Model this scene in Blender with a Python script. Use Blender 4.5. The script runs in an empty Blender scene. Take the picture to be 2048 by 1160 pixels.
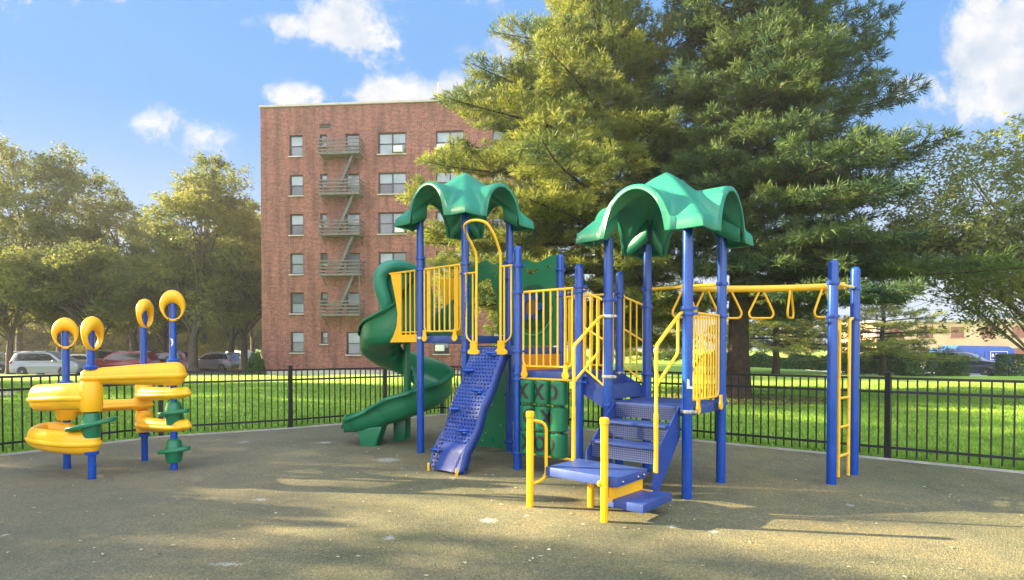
import bpy, bmesh, math, random
import numpy as np
from mathutils import Vector, Matrix, noise
R = math.radians
SC = bpy.context.scene
COL = SC.collection
# ------------------------------------------------------------------ camera, sky, sun, exposure
F_PX, YH, CAMH, PITCH = 1173.0, 698.0, 1.63, 1.0     # focal length and horizon row in photo pixels
cam = bpy.data.cameras.new('camera'); camo = bpy.data.objects.new('camera', cam); COL.objects.link(camo)
cam.sensor_width = 36; cam.lens = 36 * F_PX / 2048
camo.location = (0, 0, CAMH); camo.rotation_euler = (R(90 - PITCH), 0, 0)
cam.shift_y = ((YH - 580) + F_PX * math.tan(R(PITCH))) / 2048
cam.clip_end = 3000
SC.camera = camo
SUN_AZ = (-0.985, 0.17); SUN_EL = 18.5
SUN_STRENGTH, SKY_STRENGTH, EXPOSURE = 5.0, 0.08, 2.85
sd = Vector((SUN_AZ[0], SUN_AZ[1], 0)).normalized() * math.cos(R(SUN_EL)); sd.z = math.sin(R(SUN_EL))
sun = bpy.data.lights.new('sun', 'SUN'); sun.energy = SUN_STRENGTH; sun.angle = R(0.55); sun.color = (1.0, 0.80, 0.46)
suno = bpy.data.objects.new('sun', sun); COL.objects.link(suno); suno.location = (-20, 10, 20)
suno.rotation_euler = (-sd).to_track_quat('-Z', 'Y').to_euler()
vs = SC.view_settings; vs.view_transform = 'Standard'; vs.look = 'None'; vs.exposure = EXPOSURE; vs.gamma = 1

def build_world():
    w = bpy.data.worlds.new('World'); SC.world = w; w.use_nodes = True
    nt = w.node_tree; N = nt.nodes; Lk = nt.links; N.clear()
    def nd(t, **k):
        n = N.new(t)
        for a, b in k.items(): setattr(n, a, b)
        return n
    def m(op, a, b=None, c=None, clamp=False):
        n = nd('ShaderNodeMath', operation=op, use_clamp=clamp)
        for i, v in enumerate((a, b, c)):
            if v is None: continue
            if isinstance(v, (int, float)): n.inputs[i].default_value = v
            else: Lk.new(v, n.inputs[i])
        return n.outputs[0]
    def mix(f, a, b):
        n = nd('ShaderNodeMix', data_type='RGBA')
        for s, v in ((0, f), (6, a), (7, b)):
            if isinstance(v, (int, float)): n.inputs[s].default_value = v
            elif isinstance(v, tuple): n.inputs[s].default_value = (*v, 1)
            else: Lk.new(v, n.inputs[s])
        return n.outputs[2]
    sky = nd('ShaderNodeTexSky', sky_type='NISHITA', sun_disc=False)
    sky.sun_elevation = R(SUN_EL); sky.sun_rotation = math.atan2(SUN_AZ[0], SUN_AZ[1])
    sky.air_density = 1.0; sky.dust_density = 1.2; sky.ozone_density = 2.2
    hs = nd('ShaderNodeHueSaturation'); hs.inputs['Saturation'].default_value = 1.12; hs.inputs['Value'].default_value = 1.0
    Lk.new(sky.outputs[0], hs.inputs['Color'])
    tc = nd('ShaderNodeTexCoord'); sp = nd('ShaderNodeSeparateXYZ'); Lk.new(tc.outputs['Generated'], sp.inputs[0])
    dx, dy, dz = sp.outputs
    ay = m('MAXIMUM', m('ABSOLUTE', dy), 0.02)
    u = m('DIVIDE', dx, ay); v = m('DIVIDE', dz, ay)
    cb = nd('ShaderNodeCombineXYZ'); Lk.new(u, cb.inputs[0]); Lk.new(v, cb.inputs[1]); Lk.new(m('MULTIPLY', dy, .3), cb.inputs[2])
    def noi(scale, det, off=0.0, rough=.6):
        n = nd('ShaderNodeTexNoise'); n.inputs['Scale'].default_value = scale; n.inputs['Detail'].default_value = det
        n.inputs['Roughness'].default_value = rough
        mp = nd('ShaderNodeMapping'); mp.inputs['Location'].default_value = (off, off * .7, off * .3)
        Lk.new(cb.outputs[0], mp.inputs[0]); Lk.new(mp.outputs[0], n.inputs['Vector']); return n.outputs['Fac']
    n1 = noi(9, 7, 3.1, .62); n2 = noi(22, 6, 7.7, .6); nsh = noi(11, 6, 1.3, .6)
    uu = m('ADD', u, m('MULTIPLY', m('SUBTRACT', n2, .5), .05)); vv = m('ADD', v, m('MULTIPLY', m('SUBTRACT', n1, .5), .06))
    # clouds: (px, py, rx, ry, strength) in photo pixels, turned into sky directions
    clouds = [(685, 55, 105, 66, 1.0), (575, 52, 60, 28, .7), (590, 190, 82, 28, .95), (815, 196, 115, 44, 1.05), (905, 185, 60, 40, .8),
              (330, 250, 62, 34, .6), (420, 275, 95, 38, .62), (1985, 120, 150, 100, 1.15), (1865, 165, 70, 42, .75), (1850, 50, 50, 30, .35), (2060, 60, 120, 70, 1.1),
              (1960, 10, 90, 30, .5), (150, -4, 120, 24, .55), (985, 8, 80, 34, .5), (1100, 150, 150, 80, .6), (2500, 260, 260, 90, .9)]
    tot = None
    for (px, py, rx, ry, st) in clouds:
        rx *= 1.12; ry *= 1.12; a = m('DIVIDE', m('SUBTRACT', uu, (px - 1024) / F_PX), rx / F_PX)
        b = m('DIVIDE', m('SUBTRACT', vv, (YH - py) / F_PX), ry / F_PX)
        d = m('SQRT', m('ADD', m('MULTIPLY', a, a), m('MULTIPLY', b, b)))
        k = m('MULTIPLY', m('SUBTRACT', 1.25, d), st)
        tot = k if tot is None else m('MAXIMUM', tot, k)
    n3 = noi(45, 4, 2.2, .65); dens = m('ADD', m('ADD', tot, m('MULTIPLY', m('SUBTRACT', n1, .54), 3.1)), m('MULTIPLY', m('SUBTRACT', n3, .5), .7))
    mr = nd('ShaderNodeMapRange', interpolation_type='SMOOTHSTEP'); Lk.new(dens, mr.inputs[0])
    mr.inputs[1].default_value = .10; mr.inputs[2].default_value = .80
    # white air low over the horizon, stronger towards the sun
    hz = nd('ShaderNodeMapRange', interpolation_type='SMOOTHSTEP'); Lk.new(dz, hz.inputs[0])
    hz.inputs[1].default_value = .36; hz.inputs[2].default_value = .05; hz.inputs[3].default_value = 0; hz.inputs[4].default_value = .85
    K = 1 / SKY_STRENGTH / (2 ** EXPOSURE)
    base = mix(.96, hs.outputs[0], (.20 * K, .46 * K, .91 * K))
    c1 = mix(hz.outputs[0], base, (.80 * K, .87 * K, .97 * K))
    nsr = nd('ShaderNodeMapRange'); Lk.new(nsh, nsr.inputs[0]); nsr.inputs[1].default_value = .35; nsr.inputs[2].default_value = .62
    cl = mix(nsr.outputs[0], (.66 * K, .74 * K, .86 * K), (1.04 * K, 1.02 * K, 1.0 * K))
    c2 = mix(m('MULTIPLY', mr.outputs[0], .93), c1, cl)
    # added fill: bright cloud over and behind the camera, unseen, to lift the shade
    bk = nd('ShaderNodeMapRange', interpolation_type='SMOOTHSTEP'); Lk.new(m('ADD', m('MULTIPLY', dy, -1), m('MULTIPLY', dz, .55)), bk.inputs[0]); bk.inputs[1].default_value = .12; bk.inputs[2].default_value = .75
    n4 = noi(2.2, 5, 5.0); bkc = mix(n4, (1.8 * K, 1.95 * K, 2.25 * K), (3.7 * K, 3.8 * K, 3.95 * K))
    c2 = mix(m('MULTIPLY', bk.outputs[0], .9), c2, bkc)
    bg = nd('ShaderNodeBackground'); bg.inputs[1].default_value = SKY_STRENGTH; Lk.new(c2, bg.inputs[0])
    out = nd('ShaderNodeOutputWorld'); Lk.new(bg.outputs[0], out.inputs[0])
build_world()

# ------------------------------------------------------------------ helpers
rnd = random.Random(7)
def at(px, py, Y):
    "world point at distance Y that the photograph shows at pixel px, py"
    yy = (580 - py) + cam.shift_y * 2048; xx = px - 1024
    d = Vector((xx, yy, -F_PX)); d.rotate(camo.rotation_euler); t = Y / d.y
    return Vector((d.x * t, Y, CAMH + d.z * t))
def gnd(px, py, z=0.0):
    yy = (580 - py) + cam.shift_y * 2048; xx = px - 1024
    d = Vector((xx, yy, -F_PX)); d.rotate(camo.rotation_euler); t = (z - CAMH) / d.z
    return Vector((d.x * t, d.y * t, z))
def tag(o, label=None, cat=None, group=None, kind=None):
    if label: o['label'] = label
    if cat: o['category'] = cat
    if group: o['group'] = group
    if kind: o['kind'] = kind
    return o
def thing(name, label, cat, loc=(0, 0, 0), rz=0, group=None):
    o = bpy.data.objects.new(name, None); COL.objects.link(o); o.location = loc; o.rotation_euler = (0, 0, rz)
    o.empty_display_size = .3
    return tag(o, label, cat, group)
def kids(o): return [c for c in bpy.data.objects if c.parent == o]
def copy_tree(o, parent=None):
    c = o.copy(); COL.objects.link(c)
    if parent: c.parent = parent
    for k in kids(o): copy_tree(k, c)
    return c
def fillet(P, r, n=5):
    P = [Vector(p) for p in P]; out = [P[0]]
    for i in range(1, len(P) - 1):
        a, b, c = P[i - 1], P[i], P[i + 1]
        rr = min(r, (a - b).length * .49, (c - b).length * .49)
        p0 = b + (a - b).normalized() * rr; p1 = b + (c - b).normalized() * rr
        for k in range(n + 1):
            t = k / n; out.append((1 - t) ** 2 * p0 + 2 * t * (1 - t) * b + t * t * p1)
    out.append(P[-1]); return out
def crom(P, n=8):
    P = [Vector(p) for p in P]; Q = [2 * P[0] - P[1]] + P + [2 * P[-1] - P[-2]]; out = []
    for i in range(1, len(Q) - 2):
        for k in range(n):
            t = k / n; a, b, c, d = Q[i - 1:i + 3]
            out.append(.5 * (2 * b + (c - a) * t + (2 * a - 5 * b + 4 * c - d) * t * t + (3 * b - a - 3 * c + d) * t ** 3))
    out.append(P[-1]); return out
class MB:
    def __init__(s): s.v = []; s.f = []
    def add(s, vs_, fs):
        n = len(s.v); s.v += [tuple(v) for v in vs_]; s.f += [tuple(i + n for i in f) for f in fs]; return s
    def box(s, c, size, rot=None):
        x, y, z = [d / 2 for d in size]; c = Vector(c)
        V = [Vector(p) for p in ((-x, -y, -z), (x, -y, -z), (x, y, -z), (-x, y, -z), (-x, -y, z), (x, -y, z), (x, y, z), (-x, y, z))]
        if rot is not None: V = [rot @ p for p in V]
        return s.add([p + c for p in V], [(3, 2, 1, 0), (4, 5, 6, 7), (0, 1, 5, 4), (1, 2, 6, 5), (2, 3, 7, 6), (3, 0, 4, 7)])
    def beam(s, a, b, w, h, up=(0, 0, 1)):
        a, b = Vector(a), Vector(b); d = (b - a); L = d.length; d.normalize(); up = Vector(up)
        sx = d.cross(up); sx = sx.normalized() if sx.length > 1e-4 else Vector((1, 0, 0)); u = sx.cross(d)
        return s.box((a + b) / 2, (w, L, h), Matrix((sx, d, u)).transposed())
    def tube(s, P, r, n=10, cap=True, sy=None, taper=None, closed=False):
        P = [Vector(p) for p in P]; m = len(P); T = []
        for i in range(m):
            if closed: t = P[(i + 1) % m] - P[i - 1]
            else: t = P[min(i + 1, m - 1)] - P[max(i - 1, 0)]
            T.append(t.normalized())
        ref = Vector((0, 0, 1)) if abs(T[0].z) < .9 else Vector((1, 0, 0))
        nx = T[0].cross(ref).normalized(); rings = []; V = []
        for i in range(m):
            if i:
                nx = nx - T[i] * nx.dot(T[i]); nx.normalize()
            if sy is not None:      # keep the section upright
                h = T[i].cross(Vector((0, 0, 1)))
                if h.length > .05: nx = h.normalized()
            ny = nx.cross(T[i]).normalized(); rr = r if taper is None else taper(i / (m - 1))
            for k in range(n):
                a = 2 * math.pi * k / n; V.append(P[i] + nx * math.cos(a) * rr + ny * math.sin(a) * rr * (sy or 1))
        Fc = []
        for i in range(m - (0 if closed else 1)):
            j = (i + 1) % m
            for k in range(n): Fc.append((i * n + k, j * n + k, j * n + (k + 1) % n, i * n + (k + 1) % n))
        if cap and not closed:
            Fc.append(tuple(range(n))); Fc.append(tuple((m - 1) * n + k for k in reversed(range(n))))
        return s.add(V, Fc)
    def cyl(s, a, b, r, n=16): return s.tube([a, b], r, n)
    def lathe(s, prof, c=(0, 0, 0), n=24, axis=None):
        c = Vector(c); V = []; Fc = []; m = len(prof)
        for (r, z) in prof:
            for k in range(n):
                a = 2 * math.pi * k / n; p = Vector((r * math.cos(a), r * math.sin(a), z))
                if axis is not None: p = axis @ p
                V.append(p + c)
        for i in range(m - 1):
            for k in range(n): Fc.append((i * n + k, i * n + (k + 1) % n, (i + 1) * n + (k + 1) % n, (i + 1) * n + k))
        Fc.append(tuple(reversed(range(n)))); Fc.append(tuple((m - 1) * n + k for k in range(n)))
        return s.add(V, Fc)
    def ball(s, c, r, n=12, m=8):
        r = (r, r, r) if isinstance(r, (int, float)) else r; c = Vector(c); V = []; Fc = []
        for i in range(m + 1):
            th = math.pi * i / m
            for k in range(n):
                a = 2 * math.pi * k / n; V.append(c + Vector((r[0] * math.sin(th) * math.cos(a), r[1] * math.sin(th) * math.sin(a), -r[2] * math.cos(th))))
        for i in range(m):
            for k in range(n): Fc.append((i * n + k, i * n + (k + 1) % n, (i + 1) * n + (k + 1) % n, (i + 1) * n + k))
        return s.add(V, Fc)
    def mesh(s, me, M=None):
        V = [(M @ v.co) if M else v.co.copy() for v in me.vertices]
        return s.add(V, [tuple(p.vertices) for p in me.polygons])
    def build(s, name, mat, parent=None, origin=None, smooth=True, ang=38, bevel=0, mats=None):
        o_ = Vector(origin) if origin is not None else (parent_origin(parent) if parent else Vector((0, 0, 0)))
        me = bpy.data.meshes.new(name); me.from_pydata([tuple(Vector(v) - o_) for v in s.v], [], s.f)
        bm = bmesh.new(); bm.from_mesh(me); bmesh.ops.remove_doubles(bm, verts=bm.verts, dist=1e-5)
        bmesh.ops.recalc_face_normals(bm, faces=bm.faces)
        if bevel: bmesh.ops.bevel(bm, geom=[e for e in bm.edges if e.is_manifold and e.calc_face_angle(0) > R(50)], offset=bevel, segments=2, affect='EDGES', profile=.6, clamp_overlap=True)
        for f in bm.faces: f.smooth = smooth
        for e in bm.edges:
            if len(e.link_faces) == 2 and e.calc_face_angle(0) > R(ang): e.smooth = False
        bm.to_mesh(me); bm.free(); me.materials.append(mat)
        ob = bpy.data.objects.new(name, me); COL.objects.link(ob)
        if parent: ob.parent = parent
        return ob
def parent_origin(p):
    o = Vector((0, 0, 0))
    while p is not None: o = o + p.location; p = p.parent
    return o
def plate(outlines, th, bev=0.0):
    "mesh of a flat plate in its own x-y plane with holes; thickness th along z, centred"
    cu = bpy.data.curves.new('c', 'CURVE'); cu.dimensions = '2D'; cu.fill_mode = 'BOTH'; cu.extrude = th / 2; cu.bevel_depth = bev
    for ol in outlines:
        sp = cu.splines.new('POLY'); sp.points.add(len(ol) - 1); sp.use_cyclic_u = True
        for i, p in enumerate(ol): sp.points[i].co = (p[0], p[1], 0, 1)
    ob = bpy.data.objects.new('c', cu); COL.objects.link(ob); dg = bpy.context.evaluated_depsgraph_get(); dg.update()
    me = bpy.data.meshes.new_from_object(ob.evaluated_get(dg)); bpy.data.objects.remove(ob); bpy.data.curves.remove(cu); return me
def text_mesh(txt, size, th, bold=0.0):
    cu = bpy.data.curves.new('t', 'FONT'); cu.body = txt; cu.size = size; cu.extrude = th / 2; cu.offset = bold
    cu.align_x = 'CENTER'; cu.align_y = 'CENTER'; cu.resolution_u = 4
    ob = bpy.data.objects.new('t', cu); COL.objects.link(ob); dg = bpy.context.evaluated_depsgraph_get(); dg.update()
    me = bpy.data.meshes.new_from_object(ob.evaluated_get(dg)); bpy.data.objects.remove(ob); bpy.data.curves.remove(cu); return me
def frame(o, x, z):
    "matrix: local x -> x, local y -> z, local z -> normal"
    x = Vector(x).normalized(); z = Vector(z).normalized(); n = x.cross(z)
    M = Matrix((x, z, n)).transposed().to_4x4(); M.translation = Vector(o); return M
# ------------------------------------------------------------------ materials
def mat(name, col, rough=.5, spec=.5, metal=0, var=0.0, vscale=6.0, bump=0.0, bscale=60.0, coord='Object', trans=0.0, col2=None, wear=0):
    m = bpy.data.materials.new(name); m.use_nodes = True; nt = m.node_tree; b = nt.nodes['Principled BSDF']
    b.inputs['Base Color'].default_value = (*col, 1); b.inputs['Roughness'].default_value = rough
    b.inputs['Specular IOR Level'].default_value = spec; b.inputs['Metallic'].default_value = metal
    tc = nt.nodes.new('ShaderNodeTexCoord')
    if var or col2:
        n = nt.nodes.new('ShaderNodeTexNoise'); n.inputs['Scale'].default_value = vscale; n.inputs['Detail'].default_value = 6
        nt.links.new(tc.outputs[coord], n.inputs['Vector'])
        r = nt.nodes.new('ShaderNodeValToRGB'); r.color_ramp.elements[0].position = .3; r.color_ramp.elements[1].position = .7
        c0 = tuple(c * (1 - var) for c in col); c1 = col2 if col2 else tuple(min(1, c * (1 + var)) for c in col)
        r.color_ramp.elements[0].color = (*c0, 1); r.color_ramp.elements[1].color = (*c1, 1)
        nt.links.new(n.outputs['Fac'], r.inputs[0]); nt.links.new(r.outputs[0], b.inputs['Base Color'])
        rr = nt.nodes.new('ShaderNodeMapRange'); rr.inputs[3].default_value = max(0, rough - .08); rr.inputs[4].default_value = min(1, rough + .1)
        nt.links.new(n.outputs['Fac'], rr.inputs[0]); nt.links.new(rr.outputs[0], b.inputs['Roughness'])
    if wear:
        n = nt.nodes.new('ShaderNodeTexNoise'); n.inputs['Scale'].default_value = 7; n.inputs['Detail'].default_value = 9; n.inputs['Roughness'].default_value = .75; n.inputs['Distortion'].default_value = .8
        nt.links.new(tc.outputs[coord], n.inputs['Vector']); q = nt.nodes.new('ShaderNodeMapRange'); q.inputs[1].default_value = .56; q.inputs[2].default_value = .74; q.inputs[4].default_value = wear; nt.links.new(n.outputs['Fac'], q.inputs[0])
        mw = nt.nodes.new('ShaderNodeMix'); mw.data_type = 'RGBA'; nt.links.new(q.outputs[0], mw.inputs[0]); src = b.inputs['Base Color'].links[0].from_socket; nt.links.new(src, mw.inputs[6])
        lum = sum(col) / 3; mw.inputs[7].default_value = (col[0] * .45 + .16, col[1] * .45 + .15, col[2] * .45 + .13, 1); nt.links.new(mw.outputs[2], b.inputs['Base Color'])
    if bump:
        n = nt.nodes.new('ShaderNodeTexNoise'); n.inputs['Scale'].default_value = bscale; n.inputs['Detail'].default_value = 4
        nt.links.new(tc.outputs[coord], n.inputs['Vector'])
        bp = nt.nodes.new('ShaderNodeBump'); bp.inputs['Strength'].default_value = bump; bp.inputs['Distance'].default_value = .01
        nt.links.new(n.outputs['Fac'], bp.inputs['Height']); nt.links.new(bp.outputs[0], b.inputs['Normal'])
    if trans:
        t = nt.nodes.new('ShaderNodeBsdfTranslucent'); mx = nt.nodes.new('ShaderNodeMixShader'); mx.inputs[0].default_value = trans
        src = b.inputs['Base Color'].links[0].from_socket if b.inputs['Base Color'].links else None
        if src: nt.links.new(src, t.inputs[0])
        else: t.inputs[0].default_value = (*col, 1)
        out = nt.nodes['Material Output']; nt.links.new(b.outputs[0], mx.inputs[1]); nt.links.new(t.outputs[0], mx.inputs[2]); nt.links.new(mx.outputs[0], out.inputs[0])
    return m
YEL = mat('yellow_plastic', (.88, .46, .008), .33, .5, var=.07, vscale=3, bump=.12, bscale=220, wear=0.35)
YELM = mat('yellow_steel', (.90, .52, .025), .28, .5, var=.05, vscale=9, wear=0.4)
ORG = mat('orange_plastic', (.80, .26, .01), .35, .5, var=.06, wear=0.4)
BLU = mat('blue_steel', (.003, .055, .34), .22, .6, var=.10, vscale=4, wear=.12)
BLUD = mat('blue_plastic', (.020, .056, .28), .42, .5, var=.14, vscale=5, bump=.15, bscale=200, wear=0.45)
BLUG = mat('blue_coated_grating', (.028, .064, .25), .45, .5, var=.16, vscale=5, wear=.25)
def mesh_mat():
    m = mat('blue_perforated_sheet', (.06, .095, .26), .45); nt = m.node_tree; b = nt.nodes['Principled BSDF']; tc = nt.nodes.new('ShaderNodeTexCoord')
    mp = nt.nodes.new('ShaderNodeMapping'); mp.inputs['Rotation'].default_value = (0, 0, TH_); nt.links.new(tc.outputs['Object'], mp.inputs[0])
    v_ = nt.nodes.new('ShaderNodeTexVoronoi'); v_.inputs['Scale'].default_value = 42; v_.inputs['Randomness'].default_value = 0; nt.links.new(mp.outputs[0], v_.inputs['Vector'])
    r = nt.nodes.new('ShaderNodeValToRGB'); e = r.color_ramp.elements; e[0].position = .42; e[0].color = (.008, .014, .05, 1); e[1].position = .5; e[1].color = (.065, .10, .27, 1); nt.links.new(v_.outputs['Distance'], r.inputs[0]); nt.links.new(r.outputs[0], b.inputs['Base Color']); return m
TH_ = math.radians(40.25); BLUM = mesh_mat()
GRN = mat('green_plastic', (.007, .15, .065), .30, .5, var=.10, vscale=3, bump=.12, bscale=180, wear=0.35)
TEAL = mat('roof_green_plastic', (.022, .215, .135), .36, .5, var=.09, vscale=2.5, bump=.15, bscale=160, wear=0.3)
BLK = mat('black_paint', (.012, .012, .015), .5, .5)
STL = mat('galvanised_steel', (.45, .46, .48), .35, .5, metal=.8)
CHN = mat('chain_steel', (.10, .09, .09), .4, .5, metal=.6)
WHT = mat('white_scuff', (.75, .76, .76), .6)
BRN = mat('brown_plastic', (.16, .09, .05), .5)
FEN = mat('fence_black', (.008, .008, .011), .42, .5, var=.2, vscale=3)
BARK = mat('bark', (.055, .040, .030), .95, .2, var=.35, vscale=5, bump=.9, bscale=14)
BARKG = mat('grey_bark', (.095, .080, .066), .95, .2, var=.35, vscale=5, bump=.9, bscale=12)
# ------------------------------------------------------------------ ground
FENCE_X = [gnd(-170, 931), gnd(322, 874), gnd(581, 857), gnd(770, 841), gnd(884, 829), gnd(1030, 846), gnd(1207, 863), gnd(1435, 886), gnd(1775, 919), gnd(2230, 964), gnd(2900, 1040)]
FENCE_X.insert(0, gnd(-900, 1040))
def gz(x, y):
    z = 0.0
    t = min(1, max(0, (y - 38) / 2)); left = min(1, max(0, (4 - x) / 8)); z -= .30 * t * left
    t = min(1, max(0, (y - 37) / 4)); right = min(1, max(0, (x - 23) / 3)); z -= .38 * t * right
    # the lawn swells gently at the right
    r = min(1, max(0, (x - 6) / 8)) * min(1, max(0, (24 - x) / 4)); q = min(1, max(0, (y - 24) / 20)); z += .16 * r * q
    return z
def grid_mesh(xs, ys, fz):
    V = [(x, y, fz(x, y)) for y in ys for x in xs]; n = len(xs)
    return V, [(j * n + i, j * n + i + 1, (j + 1) * n + i + 1, (j + 1) * n + i) for j in range(len(ys) - 1) for i in range(n - 1)]
def lawn_mat():
    m = mat('lawn_grass', (.10, .24, .02), .9, .2, bump=1.0, bscale=35); nt = m.node_tree; b = nt.nodes['Principled BSDF']
    tc = nt.nodes.new('ShaderNodeTexCoord')
    n1 = nt.nodes.new('ShaderNodeTexNoise'); n1.inputs['Scale'].default_value = .35; n1.inputs['Detail'].default_value = 8; n1.inputs['Roughness'].default_value = .7
    n2 = nt.nodes.new('ShaderNodeTexNoise'); n2.inputs['Scale'].default_value = 9; n2.inputs['Detail'].default_value = 5
    for n in (n1, n2): nt.links.new(tc.outputs['Object'], n.inputs[0])
    ad = nt.nodes.new('ShaderNodeMath'); ad.operation = 'MULTIPLY_ADD'; ad.inputs[1].default_value = .55
    nt.links.new(n2.outputs['Fac'], ad.inputs[0]); mu = nt.nodes.new('ShaderNodeMath'); mu.operation = 'MULTIPLY'; mu.inputs[1].default_value = .45
    nt.links.new(n1.outputs['Fac'], mu.inputs[0]); nt.links.new(mu.outputs[0], ad.inputs[2])
    r = nt.nodes.new('ShaderNodeValToRGB'); e = r.color_ramp.elements
    e[0].position = .36; e[0].color = (.12, .27, .022, 1); e[1].position = .66; e[1].color = (.31, .40, .07, 1)
    k = e.new(.5); k.color = (.22, .35, .045, 1)
    nt.links.new(ad.outputs[0], r.inputs[0])
    n3 = nt.nodes.new('ShaderNodeTexNoise'); n3.inputs['Scale'].default_value = 1.1; n3.inputs['Detail'].default_value = 9; n3.inputs['Roughness'].default_value = .75; nt.links.new(tc.outputs['Object'], n3.inputs[0])
    q = nt.nodes.new('ShaderNodeMapRange'); q.inputs[1].default_value = .55; q.inputs[2].default_value = .70; q.inputs[4].default_value = .6; nt.links.new(n3.outputs['Fac'], q.inputs[0])
    mx = nt.nodes.new('ShaderNodeMix'); mx.data_type = 'RGBA'; nt.links.new(q.outputs[0], mx.inputs[0]); nt.links.new(r.outputs[0], mx.inputs[6]); mx.inputs[7].default_value = (.24, .21, .07, 1)
    nt.links.new(mx.outputs[2], b.inputs['Base Color']); return m
LAWN = lawn_mat()
xs = [-900, -400, -200, -120] + list(np.arange(-80, 81, 2.0)) + [120, 200, 400, 900]
ys = [-400, -100, -40] + list(np.arange(-20, 90, 2.0)) + [120, 200, 400, 900, 1500]
g = MB(); g.add(*grid_mesh(xs, ys, lambda x, y: gz(x, y) - .03)); lawn = tag(g.build('lawn', LAWN), kind='structure')
def asphalt():
    return mat('asphalt', (.055, .055, .06), .9, .3, var=.25, vscale=3, bump=.4, bscale=80)
ASP = asphalt()
# rubber play surface inside the fence
def rubber_mat():
    m = bpy.data.materials.new('rubber_mulch_surface'); m.use_nodes = True; nt = m.node_tree; b = nt.nodes['Principled BSDF']
    L_ = nt.links.new
    tc = nt.nodes.new('ShaderNodeTexCoord')
    def noi(s, d=5, ro=.6, vec=None, dist=0):
        n = nt.nodes.new('ShaderNodeTexNoise'); n.inputs['Scale'].default_value = s; n.inputs['Detail'].default_value = d; n.inputs['Roughness'].default_value = ro
        n.inputs['Distortion'].default_value = dist
        L_(vec if vec else tc.outputs['Object'], n.inputs[0]); return n.outputs['Fac']
    def ramp(f, st):
        r = nt.nodes.new('ShaderNodeValToRGB'); e = r.color_ramp.elements
        e[0].position, e[0].color = st[0][0], (*st[0][1], 1); e[1].position, e[1].color = st[-1][0], (*st[-1][1], 1)
        for p, c in st[1:-1]: k = e.new(p); k.color = (*c, 1)
        L_(f, r.inputs[0]); return r.outputs[0]
    def mixc(f, a, bb, mode='MIX'):
        n = nt.nodes.new('ShaderNodeMix'); n.data_type = 'RGBA'; n.blend_type = mode
        for s, v in ((0, f), (6, a), (7, bb)):
            if isinstance(v, (int, float)): n.inputs[s].default_value = v
            elif isinstance(v, tuple): n.inputs[s].default_value = (*v, 1)
            else: L_(v, n.inputs[s])
        return n.outputs[2]
    fine = noi(75, 3, .6, dist=1.2)
    vor = nt.nodes.new('ShaderNodeTexVoronoi'); vor.inputs['Scale'].default_value = 85; vor.inputs['Randomness'].default_value = 1
    wv = nt.nodes.new('ShaderNodeVectorMath'); wv.operation = 'MULTIPLY_ADD'
    nz = nt.nodes.new('ShaderNodeTexNoise'); nz.inputs['Scale'].default_value = 30; L_(tc.outputs['Object'], nz.inputs[0])
    wv.inputs[1].default_value = (.03, .03, .03); L_(nz.outputs['Color'], wv.inputs[0]); L_(tc.outputs['Object'], wv.inputs[2]); L_(wv.outputs[0], vor.inputs['Vector'])
    speck = ramp(vor.outputs['Color'], [(0, (0.0594, 0.0560, 0.0358)), (.3, (0.1080, 0.1030, 0.0650)), (.55, (0.1782, 0.1646, 0.1008)), (.8, (0.2808, 0.2520, 0.1456)), (1, (0.4536, 0.4032, 0.2464))])
    grain = ramp(fine, [(.30, (0.0702, 0.0672, 0.0426)), (.5, (0.1782, 0.1680, 0.1030)), (.70, (0.3888, 0.3472, 0.2128))])
    c = mixc(.5, speck, grain)
    big = noi(.45, 5, .6); mid = noi(2.6, 5, .7); c = mixc(1.0, c, ramp(mid, [(.32, (.80, .84, .86)), (.5, (.96, 1, .99)), (.70, (1.12, 1.08, 1.0))]), 'MULTIPLY'); tone = ramp(big, [(.35, (.74, .80, .72)), (.5, (1, 1, 1)), (.66, (1.25, 1.12, 1.0))])
    c = mixc(1.0, c, tone, 'MULTIPLY')
    # the surface is greyer towards the left
    sp = nt.nodes.new('ShaderNodeSeparateXYZ'); L_(tc.outputs['Object'], sp.inputs[0])
    mr = nt.nodes.new('ShaderNodeMapRange'); mr.inputs[1].default_value = -1.2; mr.inputs[2].default_value = -4.0; mr.inputs[4].default_value = .55; L_(sp.outputs[0], mr.inputs[0])
    c = mixc(mr.outputs[0], c, mixc(.5, c, (0.2160, 0.1960, 0.1680)))
    # pale worn scuffs at fixed places
    acc = None
    for (px, py, rx, ry) in SCUFFS:
        p = gnd(px, py); q = gnd(px + rx, py); w = abs(q.x - p.x); q2 = gnd(px, py - ry); h = abs(q2.y - p.y)
        mp = nt.nodes.new('ShaderNodeMapping'); mp.vector_type = 'TEXTURE'; mp.inputs['Location'].default_value = (p.x, p.y, 0); mp.inputs['Scale'].default_value = (w, h, 50)
        mp.inputs['Rotation'].default_value = (0, 0, R(rnd.uniform(-25, 5)))
        L_(tc.outputs['Object'], mp.inputs[0]); ln = nt.nodes.new('ShaderNodeVectorMath'); ln.operation = 'LENGTH'; L_(mp.outputs[0], ln.inputs[0])
        s = nt.nodes.new('ShaderNodeMapRange'); s.inputs[1].default_value = 1.3; s.inputs[2].default_value = .3; L_(ln.outputs['Value'], s.inputs[0])
        if acc is None: acc = s.outputs[0]
        else:
            mx = nt.nodes.new('ShaderNodeMath'); mx.operation = 'MAXIMUM'; L_(acc, mx.inputs[0]); L_(s.outputs[0], mx.inputs[1]); acc = mx.outputs[0]
    rough = noi(38, 4, .7, dist=.6); th = nt.nodes.new('ShaderNodeMath'); th.operation = 'MULTIPLY_ADD'; th.inputs[1].default_value = 2.4; th.inputs[2].default_value = -1.3; L_(rough, th.inputs[0])
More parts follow.
